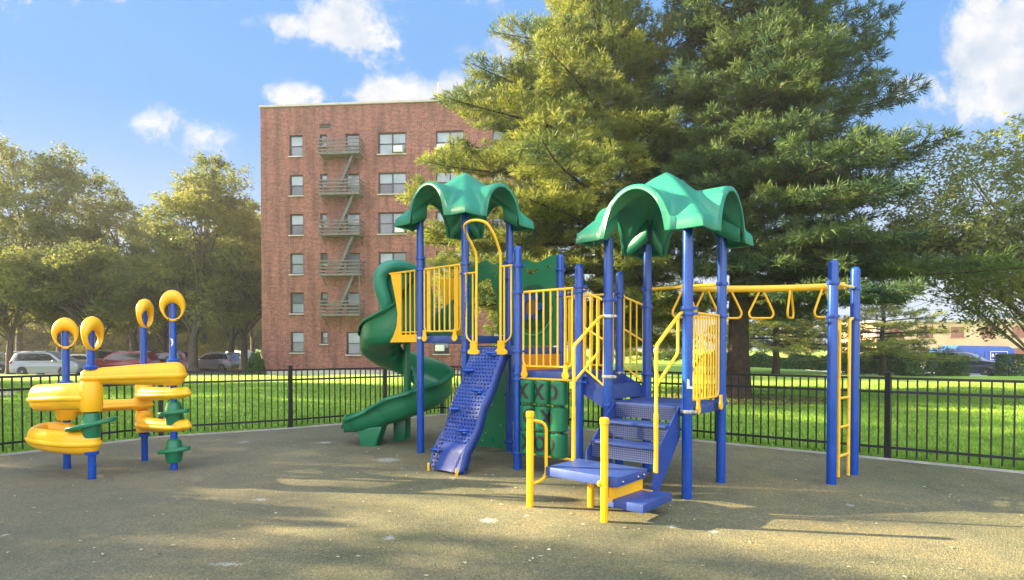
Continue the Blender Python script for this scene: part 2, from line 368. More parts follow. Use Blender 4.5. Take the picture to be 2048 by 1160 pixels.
    am = nt.nodes.new('ShaderNodeMath'); am.operation = 'MULTIPLY_ADD'; am.inputs[1].default_value = .9; L_(acc, am.inputs[0]); L_(th.outputs[0], am.inputs[2])
    st = nt.nodes.new('ShaderNodeMapRange'); st.inputs[1].default_value = .55; st.inputs[2].default_value = .75; st.inputs[4].default_value = .75; L_(am.outputs[0], st.inputs[0])
    c = mixc(st.outputs[0], c, (.42, .43, .40))
    L_(c, b.inputs['Base Color']); b.inputs['Roughness'].default_value = .92; b.inputs['Specular IOR Level'].default_value = .25
    bp = nt.nodes.new('ShaderNodeBump'); bp.inputs['Strength'].default_value = .9; bp.inputs['Distance'].default_value = .012
    ad = nt.nodes.new('ShaderNodeMath'); L_(vor.outputs['Distance'], ad.inputs[0]); L_(fine, ad.inputs[1]); L_(ad.outputs[0], bp.inputs['Height']); L_(bp.outputs[0], b.inputs['Normal'])
    return m
SCUFFS = [(775, 920, 40, 7), (978, 1041, 34, 9), (777, 1076, 20, 7), (520, 999, 22, 4), (1345, 1053, 15, 6), (1428, 1063, 17, 6), (1053, 1031, 9, 4), (905, 956, 10, 3), (735, 872, 45, 4), (10, 1070, 12, 5), (487, 884, 14, 3), (650, 885, 25, 3), (1700, 1010, 14, 4), (455, 1128, 60, 5)]
RUB = rubber_mat()
poly = [(p.x, p.y) for p in FENCE_X] + [(14, -6), (-14, -6)]
g = MB(); g.mesh(plate([poly], .02), Matrix.Translation((0, 0, -.01))); tag(g.build('play_surface', RUB, smooth=False), kind='structure')
# concrete edge strip under the fence
g = MB()
KERB = mat('concrete_edge', (.36, .35, .33), .85, .3, var=.2, vscale=4, bump=.3)
for a, b in zip(FENCE_X, FENCE_X[1:]):
    n = Vector((-(b - a).y, (b - a).x, 0)).normalized() * .07
    g.beam(a + n * -.6 + Vector((0, 0, .012)), b + n * -.6 + Vector((0, 0, .012)), .045, .03)
tag(g.build('edge_strip', KERB, smooth=False), kind='structure')
# pine needle litter round the pine trunks
# ------------------------------------------------------------------ grass blades near the fence
def tri_mesh(name, V, mats, parent=None, nv=3, uvs=None):
    n = len(V) // nv; me = bpy.data.meshes.new(name)
    me.vertices.add(len(V)); me.vertices.foreach_set('co', V.astype(np.float32).ravel())
    me.loops.add(n * nv); me.loops.foreach_set('vertex_index', np.arange(n * nv, dtype=np.int32))
    me.polygons.add(n); me.polygons.foreach_set('loop_start', np.arange(0, n * nv, nv, dtype=np.int32)); me.polygons.foreach_set('loop_total', np.full(n, nv, dtype=np.int32))
    me.update(calc_edges=True); me.validate(); me.materials.append(mats)
    ob = bpy.data.objects.new(name, me); COL.objects.link(ob)
    if parent: ob.parent = parent
    return ob
rs = np.random.RandomState(5)
def inside(x, y):
    P = poly; c = np.zeros(len(x), bool); j = len(P) - 1
    for i in range(len(P)):
        xi, yi = P[i]; xj, yj = P[j]
        c ^= ((yi > y) != (yj > y)) & (x < (xj - xi) * (y - yi) / (yj - yi + 1e-9) + xi); j = i
    return c
def grass():
    N = 150000; y = 8 + 20 * rs.rand(N) ** 1.4; x = (rs.rand(N) * 2 - 1) * (y * .92 + .5)
    k = ~inside(x, y); x, y = x[k], y[k]
    P = np.array([(p.x, p.y) for p in FENCE_X]); d = np.full(len(x), 99.)
    for a, b in zip(P, P[1:]):
        ab = b - a; t = np.clip(((x - a[0]) * ab[0] + (y - a[1]) * ab[1]) / (ab @ ab), 0, 1)
        d = np.minimum(d, np.hypot(x - a[0] - ab[0] * t, y - a[1] - ab[1] * t))
    k = d > .05; x, y, d = x[k], y[k], d[k]
    n = len(x); h = (.035 + .05 * rs.rand(n)) * (1 + .9 * (d < .25)); w = .006 + .012 * rs.rand(n) * (y / 12); a = rs.rand(n) * 6.283; lx = (rs.rand(n) - .5) * .06; ly = (rs.rand(n) - .5) * .06
    z = np.zeros(n) - .03
    V = np.empty((n, 3, 3)); V[:, 0] = np.stack([x - w * np.cos(a), y - w * np.sin(a), z], 1); V[:, 1] = np.stack([x + w * np.cos(a), y + w * np.sin(a), z], 1)
    V[:, 2] = np.stack([x + lx, y + ly, z + h], 1)
    o = tri_mesh('grass', V.reshape(-1, 3), GRS); tag(o, 'bright green mown grass growing right behind the black fence', 'grass', kind='stuff')
GRS = mat('grass_blades', (.21, .36, .05), .8, .25, var=.35, vscale=2.5, trans=.35)
grass()
# ------------------------------------------------------------------ fence
def build_fence():
    root = thing('picket_fence', 'black metal picket fence with three rails running round the playground', 'fence', tuple(FENCE_X[5]))
    P = FENCE_X
    for i, p in enumerate(P):
        m = MB(); m.box(p + Vector((0, 0, .63)), (.075, .075, 1.26), Matrix.Rotation(.7, 3, 'Z')); m.box(p + Vector((0, 0, 1.27)), (.09, .09, .025), Matrix.Rotation(.7, 3, 'Z'))
        m.ball(p + Vector((0, 0, 1.285)), .018, 8, 6)
        m.build('post', FEN, root, smooth=False)
    for a, b in zip(P, P[1:]):
        m = MB(); d = (b - a); L = d.length; n = max(2, round(L / .118))
        for z in (1.20, 1.0, .18): m.beam(a + Vector((0, 0, z)), b + Vector((0, 0, z)), .03, .036)
        for k in range(1, n):
            q = a + d * (k / n); m.beam(q + Vector((0, 0, .06)), q + Vector((0, 0, 1.195)),   .021, .021, up=(d.y, -d.x, 0))
        m.build('panel', FEN, root, smooth=False)
build_fence()
# ------------------------------------------------------------------ play structure
TH = R(40.25)
U = Vector((math.cos(TH), -math.sin(TH), 0)); W = Vector((math.sin(TH), math.cos(TH), 0)); Z = Vector((0, 0, 1)); S = .993; GAP = .417
Ec = Vector((-1.440, 9.220, 0)); PT = {'E': Ec, 'F': Ec + U * S}
PT['G'] = PT['F'] + W * S; PT['H'] = Ec + W * S; PT['I'] = PT['F'] + U * S; PT['J'] = PT['I'] + W * S; PT['K'] = PT['I'] + U * S; PT['L'] = PT['K'] + W * S
PT['D'] = PT['K'] + U * GAP; PT['C'] = PT['L'] + U * GAP; PT['A'] = PT['D'] + U * S; PT['B'] = PT['C'] + U * S
PT['M'] = Vector((3.857, 7.06, 0)); PT['N'] = Vector((4.44, 7.60, 0))
PR = .056
Z1, Z2, Z3, Z4 = 1.83, 1.66, 1.34, 1.0
PS = thing('play_structure', 'large blue yellow and green playground set with two arched roofs and a spiral slide', 'playset', (PT['I'].x, PT['I'].y, 0))
def v(p, z): return Vector((p.x, p.y, z))
heights = dict(E=3.62, F=3.62, G=3.62, H=3.62, I=3.02, J=3.03, K=2.68, L=2.69, D=3.0, A=3.0, B=3.0, C=3.0, M=2.70, N=2.69)
clamps = dict(E=[3.05, 2.87, 1.80], F=[2.87, 2.73, 1.78, 1.60], G=[3.0, 2.75, 1.80, .9, .15], H=[2.9, 1.8], I=[2.75, 2.39, 1.60, 1.30, 1.22, .22], J=[2.8, 2.42, 1.6],
              K=[2.40, 2.34, 1.30, 1.22], L=[2.40, 2.34, 1.3], D=[2.22, 2.02, 1.30, .96], A=[2.07, 2.01, .95], B=[2.42, 2.03, .97], C=[2.42, 2.19, .97, 1.3], M=[2.42, 2.02], N=[2.41, 2.02])
for k, p in PT.items():
    h = heights[k]; m = MB()
    if k in 'EFGHDABC': m.cyl(v(p, -.05), v(p, h), PR, 24)
    else: m.lathe([(PR, -.05), (PR, h - .05), (PR * .97, h - .03), (PR * .8, h - .012), (PR * .4, h), (.004, h + .002)], (p.x, p.y, 0), 24)
    po = m.build('post', BLU, PS)
    for z in clamps[k]:
        m = MB(); m.lathe([(PR + .001, -.020), (PR + .018, -.018), (PR + .020, .0), (PR + .018, .018), (PR + .001, .020)], v(p, z), 20)
        a = U if k in 'EFIKDA' else -W
        m.box(v(p, z) + a * (PR + .03), (.055, .034, .03), Matrix.Rotation(-TH, 3, 'Z'))
        m.build('clamp', STL if z in (2.02, .95, 1.80, 1.3) and k in 'DAEL' else BLU, po, origin=parent_origin(PS))
# canopies
def canopy(c, ze):
    Rr = .745; N_ = 64; ap = .92; m = MB(); V = []; idx = {}
    def vault(t):
        t = abs(t) / .43
        return .57 * math.sqrt(max(0, 1 - t * t)) if t < 1 else -1
    def sm(a, b, k=.10):
        h = max(k - abs(a - b), 0) / k; return max(a, b) + h * h * k * .25
    def pyr(x, y):
        d = max(abs(x), abs(y)); e = min(abs(x), abs(y)); k = .09; hh = max(k - abs(abs(x) - abs(y)), 0) / k; d = d + hh * hh * k * .25
        t = d / Rr; return ap - .76 * (t * .92 + .08 * t ** 3) - .03 * max(0, .15 - d) / .15
    def top(x, y):
        # two crossing barrel vaults come out of the four sides of a pyramid
        return sm(sm(pyr(x, y), vault(y)), vault(x))
    us = [-Rr + 2 * Rr * i / N_ for i in range(N_ + 1)]
    for j, y in enumerate(us):
        for i, x in enumerate(us):
            flare = 1.0
            V.append((x, y, ze + top(x, y)))
    F_ = [(j * (N_ + 1) + i, j * (N_ + 1) + i + 1, (j + 1) * (N_ + 1) + i + 1, (j + 1) * (N_ + 1) + i) for j in range(N_) for i in range(N_)]
    # skirt: from the rim outwards and down
    ring = [(i, 0) for i in range(N_)] + [(N_, j) for j in range(N_)] + [(N_ - i, N_) for i in range(N_)] + [(0, N_ - j) for j in range(N_)]
    base = len(V); ext = [(.022, -.02), (.026, None)]
    for (i, j) in ring:
        x, y = us[i], us[j]; t = y if i in (0, N_) and not (j in (0, N_)) else x
        if j in (0, N_) and i in (0, N_): t = Rr
        on = math.copysign(1, x) if i in (0, N_) else 0; om = math.copysign(1, y) if j in (0, N_) else 0
        zt = top(x, y); inn = .50 * math.sqrt(max(0, 1 - (abs(t) / .36) ** 2)) if abs(t) < .36 else 0
        if abs(t) >= .36: zl = 0.0
        else: zl = inn
        vproud = .03 if abs(t) < .45 else 0
        for k, (e, dz) in enumerate(((.020 + vproud, zt - .012), (.034 + vproud, zl + .012), (.026 + vproud, zl))):
            V.append((x + on * e, y + om * e, ze + dz))
    n = len(ring)
    def gi(q): i, j = ring[q % n]; return j * (N_ + 1) + i
    for q in range(n):
        a = base + 3 * q; b = base + 3 * ((q + 1) % n)
        F_.append((gi(q), a, b, gi(q + 1))); F_.append((a, a + 1, b + 1, b)); F_.append((a + 1, a + 2, b + 2, b + 1))
    # inner leaves: the walls of the corner cups go down inside
    Mr = Matrix.Rotation(-TH, 3, 'Z'); V = [Mr @ Vector(p) + Vector((c.x, c.y, 0)) for p in V]
    m.add(V, F_); o = m.build('canopy', TEAL, PS, ang=66)
    s = o.modifiers.new('thick', 'SOLIDIFY'); s.thickness = .034; s.offset = -1
    for sx in (-1, 1):
        for sy in (-1, 1):
            for ax in (0, 1):
                P_ = []; m2 = m2 if ax else MB()
                for t in np.linspace(0, 1, 12):
                    along = Rr * (.60 + .4 * t); q = .40
                    zt = top(along * sx if ax == 0 else q * sx, q * sy if ax == 0 else along * sy) - .01
                    zb = .0 + .16 * (1 - t) ** 1.4
                    xy = (along * sx, q * sy) if ax == 0 else (q * sx, along * sy)
                    P_.append((xy, min(zb, zt - .02), zt))
                V2 = []
                for xy, zb, zt in P_: V2 += [(xy[0], xy[1], ze + zb), (xy[0], xy[1], ze + zt)]
                V2 = [Mr @ Vector(p) + Vector((c.x, c.y, 0)) for p in V2]
                m2.add(V2, [(2 * i, 2 * i + 2, 2 * i + 3, 2 * i + 1) for i in range(len(P_) - 1)])
            o2 = m2.build('corner_liner', TEAL, o, origin=parent_origin(PS)); s = o2.modifiers.new('thick', 'SOLIDIFY'); s.thickness = .012
    return o
c1 = (PT['E'] + PT['G']) / 2; c2 = (PT['D'] + PT['B']) / 2
canopy(c1, 3.53); canopy(c2, 2.88)
# decks
def deck(a, b, c, d, z):
    m = MB(); q = .06
    m.box((a + c) / 2 + Z * (z - .055), (S - .002, S - .002, .11), Matrix.Rotation(-TH, 3, 'Z')); o = m.build('deck', BLUG, PS, bevel=.006)
    return o
deck(PT['E'], PT['F'], PT['G'], PT['H'], Z1); deck(PT['F'], PT['I'], PT['J'], PT['G'], Z2 - .0015); deck(PT['I'], PT['K'], PT['L'], PT['J'], Z3); deck(PT['D'], PT['A'], PT['B'], PT['C'], Z4)
# riser between the second and third decks
m = MB(); a, b = PT['I'] + W * .06, PT['J'] - W * .06; off = U * .015
m.beam(v(a, 1.445) + off, v(b, 1.445) + off, .02, .23); m.build('riser', ORG, PS)
def foot(m, p, z, al, h=.16, w=.11):
    "keyhole shaped mounting plate"
    pts = [(-w * .28, h * .5), (w * .28, h * .5), (w * .3, 0)] + [(w * .5 * math.cos(t), -h * .32 + w * .42 * math.sin(t)) for t in np.linspace(.6, -3.74, 12)] + [(-w * .3, 0)]
    m.mesh(plate([pts], .016), frame(v(p, z), al, Z))
def barrier(a, b, z0, z1, n, drop=0.0, inset=.10, feet=True, r=.0125, wide=(), out=0, name='guardrail', railz=None):
    "upright bars in a round cornered frame between two posts"
    al = (b - a).normalized(); nrm = Vector((al.y, -al.x, 0)); a_, b_ = a + al * inset, b - al * inset; L = (b_ - a_).length
    sl = lambda t, z: z - drop * t
    m = MB(); o = nrm * out
    top = .06
    m.tube([v(a, sl(0, z1)) + o, v(b, sl(1, z1)) + o], .017, 10)
    P_ = fillet([v(a_, sl(0, z1)), v(a_, sl(0, z0)), v(b_, sl(1, z0)), v(b_, sl(1, z1))], .09, 6); m.tube([p + o for p in P_], r * 1.1, 8)
    for k in range(1, n + 1):
        t = k / (n + 1); q = a_ + (b_ - a_) * t; m.tube([v(q, sl(t, z0)) + o, v(q, sl(t, z1)) + o], r, 8)
    for (t, w) in wide:
        q = a_ + (b_ - a_) * t; m.mesh(plate([[(-w / 2, 0), (w / 2, 0), (w / 2, z1 - z0), (-w / 2, z1 - z0)]], .02), frame(v(q, z0) + o - nrm * .02, al, Z))
    ob = m.build(name, YELM, PS)
    if feet:
        for t in (.08, .92):
            m = MB(); q = a_ + (b_ - a_) * t; foot(m, q + nrm * .058 + o, z0 - .055, al); m.build('mounting_plate', YEL, ob, origin=parent_origin(PS))
    return ob
barrier(PT['E'], PT['F'], 1.90, 2.87, 6, wide=((.10, .075), (.87, .07)))
barrier(PT['I'], PT['K'], 1.40, 2.39, 6)
barrier(PT['A'], PT['B'], 1.06, 2.03, 9, r=.011)
barrier(PT['J'], PT['L'], 1.40, 2.39, 6, wide=((.08, .07),))
# sloping side rails beside the steps between the third deck and the roofed deck
for p, q in (('K', 'D'), ('L', 'C')):
    a, b = PT[p] + U * .0, PT[q]; m = MB()
    a_ = a + U * .07; b_ = b - U * .06; o = Vector((0, 0, 0))
    for (za, zb, rr) in ((2.37, 2.19, .016), (1.90, 1.74, .013), (1.40, 1.19, .013)): m.tube([v(a, za) if za > 2 else v(a_, za), v(b, zb) if za > 2 else v(b_, zb)], rr, 8)
    for t in (0.0, .34, .67, 1.0):
        c = a_ + (b_ - a_) * t; m.tube([v(c, 1.40 - .21 * t), v(c, 2.37 - .18 * t)], .012, 8)
    m.build('side_rail', YELM, PS)
    m = MB(); inn = W * (.05 if p == 'K' else -.05)
    m.mesh(plate([[(0, 1.34), (GAP, 1.12), (GAP, .86), (.12, 1.02), (0, 1.10)]], .012), frame(a + inn, U, Z)); m.build('stringer', BLUD, PS)
m = MB(); a = PT['K'] + U * .12 + W * .06; b = PT['L'] + U * .12 - W * .06
m.beam(v(a, 1.20) + U * -.02, v(b, 1.20) + U * -.02, .012, .16); m.beam(v(a, 1.165) + U * .10, v(b, 1.165) + U * .10, .26, .03); m.beam(v(a, 1.08) + U * .235, v(b, 1.08) + U * .235, .012, .14)
m.build('step', BLUG, PS, smooth=False)
# entry arch over the climber
m = MB(); a0, b0 = PT['F'], PT['I']; l1 = a0 + U * .27; l2 = a0 + U * .73; fw = -W
def ap(l, f, z): return v(l, z) + fw * f
P_ = crom([ap(l1, .05, 1.62), ap(l1, .05, 2.4), ap(l1, .05, 2.92), ap(l1, .12, 3.08), ap(l1, .25, 3.24), ap(l1 + U * .05, .33, 3.34), ap((l1 + l2) / 2, .35, 3.375), ap(l2 - U * .05, .30, 3.33), ap(l2, .20, 3.20), ap(l2, .09, 3.02), ap(l2, .05, 2.88), ap(l2, .05, 2.4), ap(l2, .05, 1.62)], 6)
m.tube(P_, .019, 10)
for (p, q, zt) in ((a0 + U * .07, l1, 2.72), (l2, b0 - U * .07, 2.76)):
    m.tube([v(p, zt) - U * .06 * (1 if p.x < l1.x else 0) + fw * .05, v(q, zt) + U * (.06 if p.x > l1.x else 0) + fw * .05], .014, 8)
    e = p if q == l1 else q
    dirn = U if q == l1 else -U
    P2 = fillet([v(e, zt) + fw * .05, v(e, 1.80) + fw * .05, v(e, 1.72) + dirn * .11 + fw * .05], .06, 4); m.tube(P2, .012, 8)
    c = (p + q) / 2 + dirn * .03; m.tube([v(c, zt) + fw * .05, v(c, 1.72) + fw * .05], .012, 8)
ar = m.build('entry_arch', YELM, PS)
for l, sg in ((l1 - U * .03, -1), (l2 + U * .03, 1)):
    m = MB(); pts = [(-.055, .09), (.055, .09), (.06, -.02), (.11, -.05), (.11, -.09), (.05, -.10), (-.05, -.10), (-.11, -.09), (-.11, -.05), (-.06, -.02)]
    m.mesh(plate([pts], .02), frame(v(l, 1.655) + fw * .075, U, Z)); m.build('mounting_plate', YEL, ar, origin=parent_origin(PS))
# chain hanging from the arch
m = MB(); P0 = ap(l1 + U * .06, .33, 3.33); P1 = gnd(864, 948) + Z * .02; n = 120; pp = []
top_ = P0; mids = [P0, at(934, 560, 7.95), at(925, 680, 7.85), at(908, 790, 7.75), at(886, 870, 7.64), P1]
path = crom(mids, 40); cum = [0]
for i in range(1, len(path)): cum.append(cum[-1] + (path[i] - path[i - 1]).length)
s_, i = 0, 0; k = 0
while s_ < cum[-1] - .03:
    while cum[i + 1] < s_: i += 1
    d = (path[i + 1] - path[i]).normalized(); c = path[i] + d * (s_ - cum[i]); sd_ = d.cross(Vector((0, 1, 0)) if k % 2 else Vector((1, .3, 0))).normalized()
    m.tube([c + d * .021 * math.cos(t) + sd_ * .010 * math.sin(t) for t in np.linspace(0, 2 * math.pi, 9)[:-1]], .0042, 5, closed=True); s_ += .031; k += 1
m.build('chain', CHN, PS)
# moulded climber with holes
def climber():
    mid = (PT['F'] + PT['I']) / 2; d = (-W * .985 + U * -.10).normalized(); prof0 = [(.02, 1.655), (.19, 1.36), (.285, 1.12), (.45, .86), (.545, .58), (.74, .30), (.82, .03)]
    pr = [Vector((a, b, 0)) for a, b in prof0]; pr = fillet(pr, .028, 3); cum = [0]
    for i in range(1, len(pr)): cum.append(cum[-1] + (pr[i] - pr[i - 1]).length)
    L = cum[-1]; wd = .54; rows = 34; cols = 9; m = MB()
    def P(s, x, depth=0):
        i = 0
        while i < len(pr) - 2 and cum[i + 1] < s: i += 1
        t = (s - cum[i]) / (cum[i + 1] - cum[i]); a = pr[i].lerp(pr[i + 1], t); tg = (pr[i + 1] - pr[i]).normalized(); nr = Vector((-tg.y, tg.x)) * -1
        if nr.x < 0: nr = -nr
        q = (a.x - nr.x * depth, a.y - nr.y * depth)
        return mid + d * q[0] + Z * q[1] + U * x - Vector((0, 0, 0))
    V = []; Fc = []
    for r in range(rows):
        for c in range(cols):
            s0, s1 = L * r / rows, L * (r + 1) / rows; x0 = -wd / 2 + wd * c / cols; x1 = x0 + wd / cols; cx = (x0 + x1) / 2; cs = (s0 + s1) / 2
            solid = (r >= rows - 7 and 2 <= c) or c in ()
            bnd = [(x0, s0), (cx, s0), (x1, s0), (x1, cs), (x1, s1), (cx, s1), (x0, s1), (x0, cs)]
            b0 = len(V); V += [P(s, x) for x, s in bnd]
            if solid: Fc.append(tuple(range(b0, b0 + 8))); continue
            hx, hs = (x1 - x0) * .25, (s1 - s0) * .27; shf = (x1 - x0) * (.14 if r % 2 else -.14)
            ang_ = [(-1, -1), (0, -1), (1, -1), (1, 0), (1, 1), (0, 1), (-1, 1), (-1, 0)]
            for q in (0, .02): V += [P(cs + hs * ay / (1.35 if ax and ay else 1), cx + shf + hx * ax / (1.35 if ax and ay else 1), q) for ax, ay in ang_]
            for k in range(8):
                k2 = (k + 1) % 8; Fc.append((b0 + k, b0 + k2, b0 + 8 + k2, b0 + 8 + k)); Fc.append((b0 + 8 + k, b0 + 8 + k2, b0 + 16 + k2, b0 + 16 + k))
    m.add(V, Fc)
    cl = m.build('climber', BLUD, PS, ang=50)
    m = MB(); n = 40     # side skirts and dark back
    for sg in (-1, 1):
        V = []; 
        for i in range(n + 1):
            s = L * i / n; p = P(s, sg * wd / 2, 0); q = P(s, sg * wd / 2, .13); q.z = max(q.z, .05); V += [p + U * sg * .012 + (P(s, 0, -.01) - P(s, 0, 0)), q + U * sg * .012]
        m.add(V, [(2 * i, 2 * i + 2, 2 * i + 3, 2 * i + 1) for i in range(n)])
    V = []
    for i in range(n + 1):
        s = L * i / n; V += [P(s, -wd / 2, .12), P(s, wd / 2, .12)]
    m.add(V, [(2 * i, 2 * i + 1, 2 * i + 3, 2 * i + 2) for i in range(n)])
    sk = m.build('side_wall', BLUD, cl, origin=parent_origin(PS)); s = sk.modifiers.new('t', 'SOLIDIFY'); s.thickness = .014; s.offset = 0
    for k, (f, x) in enumerate(((.06, .14), (.21, -.17), (.37, .12), (.53, -.17), (.69, .11), (.86, -.18))):
        m = MB(); c = P(L * f, x, -.03); m.ball(c, (.10, .045, .028), 14, 8); m.ball(c + U * .03 * (-1) ** k - Z * .03, (.045, .03, .022), 10, 6)
        o = m.build('foothold', BLU, cl, origin=parent_origin(PS))
    for x in (-wd / 2 - .0, wd / 2 + .0):
        m = MB(); p = P(L, x); m.box(Vector((p.x, p.y, .045)) + d * .03, (.03, .02, .12)); m.build('ground_bracket', YEL, cl, origin=parent_origin(PS), bevel=.006)
climber()
# green wall below the roofed deck, behind the climber
m = MB(); a, b = PT['H'], PT['G']
pts = [(.07, .02), (.93, .02), (.925, .35), (.945, .5), (.925, .65), (.93, 1.0), (.945, 1.15), (.925, 1.3), (.93, 1.68), (.07, 1.68)]
m.mesh(plate([pts], .025), frame(a + W * -.0, U, Z)); gw = m.build('lower_wall', GRN, PS)
m = MB()
for (x, z) in ((.35, .55), (.62, .72), (.5, .25), (.3, 1.0), (.75, 1.2), (.82, .4), (.42, .12)): m.ball(a + U * x + Z * z - W * .018, .012, 8, 6)
m.build('bolt', STL, gw, origin=parent_origin(PS))
# green doorway panel at the back of the roofed deck
a = PT['H']
def arc(cx, cy, rx, ry, a0, a1, n=10): return [(cx + rx * math.cos(R(t)), cy + ry * math.sin(R(t))) for t in np.linspace(a0, a1, n)]
outer = [(.06, 1.85), (.24, 1.85), (.22, 2.1), (.17, 2.4), (.22, 2.62), (.34, 2.75), (.48, 2.80), (.60, 2.76), (.66, 2.60), (.74, 2.50), (.73, 2.3), (.78, 2.1), (.74, 1.98), (.76, 1.85), (.94, 1.85), (.94, 3.02), (.80, 3.04), (.70, 3.0), (.58, 3.03), (.5, 3.09), (.35, 3.05), (.2, 3.0), (.06, 3.04)]
m = MB(); m.mesh(plate([outer, [(.80, 2.55), (.84, 2.55), (.86, 2.72), (.82, 2.74)], arc(.70, 2.80, .022, .05, 0, 330, 10)], .03), frame(a, U, Z)); m.build('doorway_panel', GRN, PS)
# green activity panel with a blue wheel
a = PT['G']
wave = [(.93 - .86 * t, 3.0 + .035 * math.sin(t * 9 + 1) - .03 * t) for t in np.linspace(0, 1, 16)]
hole = [(.46 + .13 * math.cos(R(t)), 2.83 + .035 * math.sin(R(t)) + .02 * math.cos(R(2 * t))) for t in range(0, 360, 24)]
hole2 = arc(.79, 2.86, .03, .028, 0, 330, 10)
m = MB(); m.mesh(plate([[(.07, 1.68), (.93, 1.68)] + wave, hole, hole2], .03), frame(a, U, Z)); gp = m.build('activity_panel', GRN, PS)
ctr = a + U * .50 + Z * 2.27 - W * .02
m = MB(); m.lathe([(.36, 0), (.355, .012), (.33, .02), (.30, .012), (.02, .012)], ctr, 40, Matrix((U, Z, -W)).transposed()); m.build('round_frame', mat('dark_green_plastic', (.004, .07, .035), .35, .5, var=.1), gp, origin=parent_origin(PS))
m = MB(); m.tube([ctr - W * .02 + U * .37 * math.cos(t) + Z * .40 * math.sin(t) - Z * .03 for t in np.linspace(math.pi * .98, math.pi * 2.02, 24)], .010, 8); m.build('trim_ring', mat('pale_green_trim', (.12, .35, .2), .4), gp, origin=parent_origin(PS))
star = [((.19 + .045 * math.cos(t * 6)) * math.cos(t), (.19 + .045 * math.cos(t * 6)) * math.sin(t)) for t in np.linspace(0, 2 * math.pi, 73)[:-1]]
m = MB(); m.mesh(plate([star, arc(0, 0, .125, .125, 0, 350, 24)], .03), frame(ctr - W * .04, U, Z)); wh = m.build('turning_wheel', BLU, gp, origin=parent_origin(PS))
m = MB(); m.lathe([(.13, 0), (.13, .012), (.02, .016)], ctr - W * .025, 24, Matrix((U, Z, -W)).transposed()); m.build('hub', BRN, wh, origin=parent_origin(PS))
m = MB(); m.mesh(plate([[(0, 0), (.05, 0), (.05, 1.28), (0, 1.28)]], .02), frame(a + U * .93 + Z * 1.68, (W * .6 + U * .4), Z)); m.build('panel_edge', mat('grey_green_plastic', (.30, .42, .36), .5), gp, origin=parent_origin(PS))
# noughts and crosses drums
def drums():
    a, b = PT['I'], PT['K']; m = MB(); 
    for z in (1.235, .235): m.tube([v(a, z), v(b, z)], .016, 10)
    for k in range(3):
        x = .155 + .25 * k + .03; m.tube([v(a + U * x, .24), v(a + U * x, 1.23)], .012, 8)
    g_ = m.build('game_frame', YELM, PS)
    let = [['X', 'X', 'O'], ['O', 'X', 'O'], ['X', 'O', 'O']]; rot = [[-8, -4, -18], [48, 60, -62], [28, 8, -42]]
    for r in range(3):
        for c in range(3):
            ctr_ = v(a + U * (.19 + .25 * c), 1.065 - .335 * r); rr = .112; hh = .15
            m = MB(); m.lathe([(.02, -hh), (rr - .012, -hh), (rr, -hh + .012), (rr, hh - .012), (rr - .012, hh), (.02, hh)], ctr_, 28); m.lathe([(.03, -hh - .012), (.05, -hh - .012), (.05, hh + .012), (.03, hh + .012)], ctr_, 12)
            dm = m.build('game_drum', GRN, g_, origin=parent_origin(PS))
            tm = text_mesh(let[r][c], .27, .002, .010); fr = frame(ctr_, U, Z); n0 = -W; V = []
            yw = R(rot[r][c])
            bt = bmesh.new(); bt.from_mesh(tm); bmesh.ops.triangulate(bt, faces=bt.faces); bmesh.ops.subdivide_edges(bt, edges=bt.edges, cuts=3, use_grid_fill=True); bt.to_mesh(tm); bt.free()
            for vv in tm.vertices:
                an = vv.co.x * .85 / rr + yw; q = rr + .0025 + (0.002 if vv.co.z > 0 else 0)
                V.append(ctr_ + U * (q * math.sin(an)) + n0 * (q * math.cos(an)) + Z * vv.co.y * 1.0)
            m = MB(); m.add(V, [tuple(p.vertices) for p in tm.polygons]); m.build('letter', BLK, dm, origin=parent_origin(PS), smooth=False)
drums()
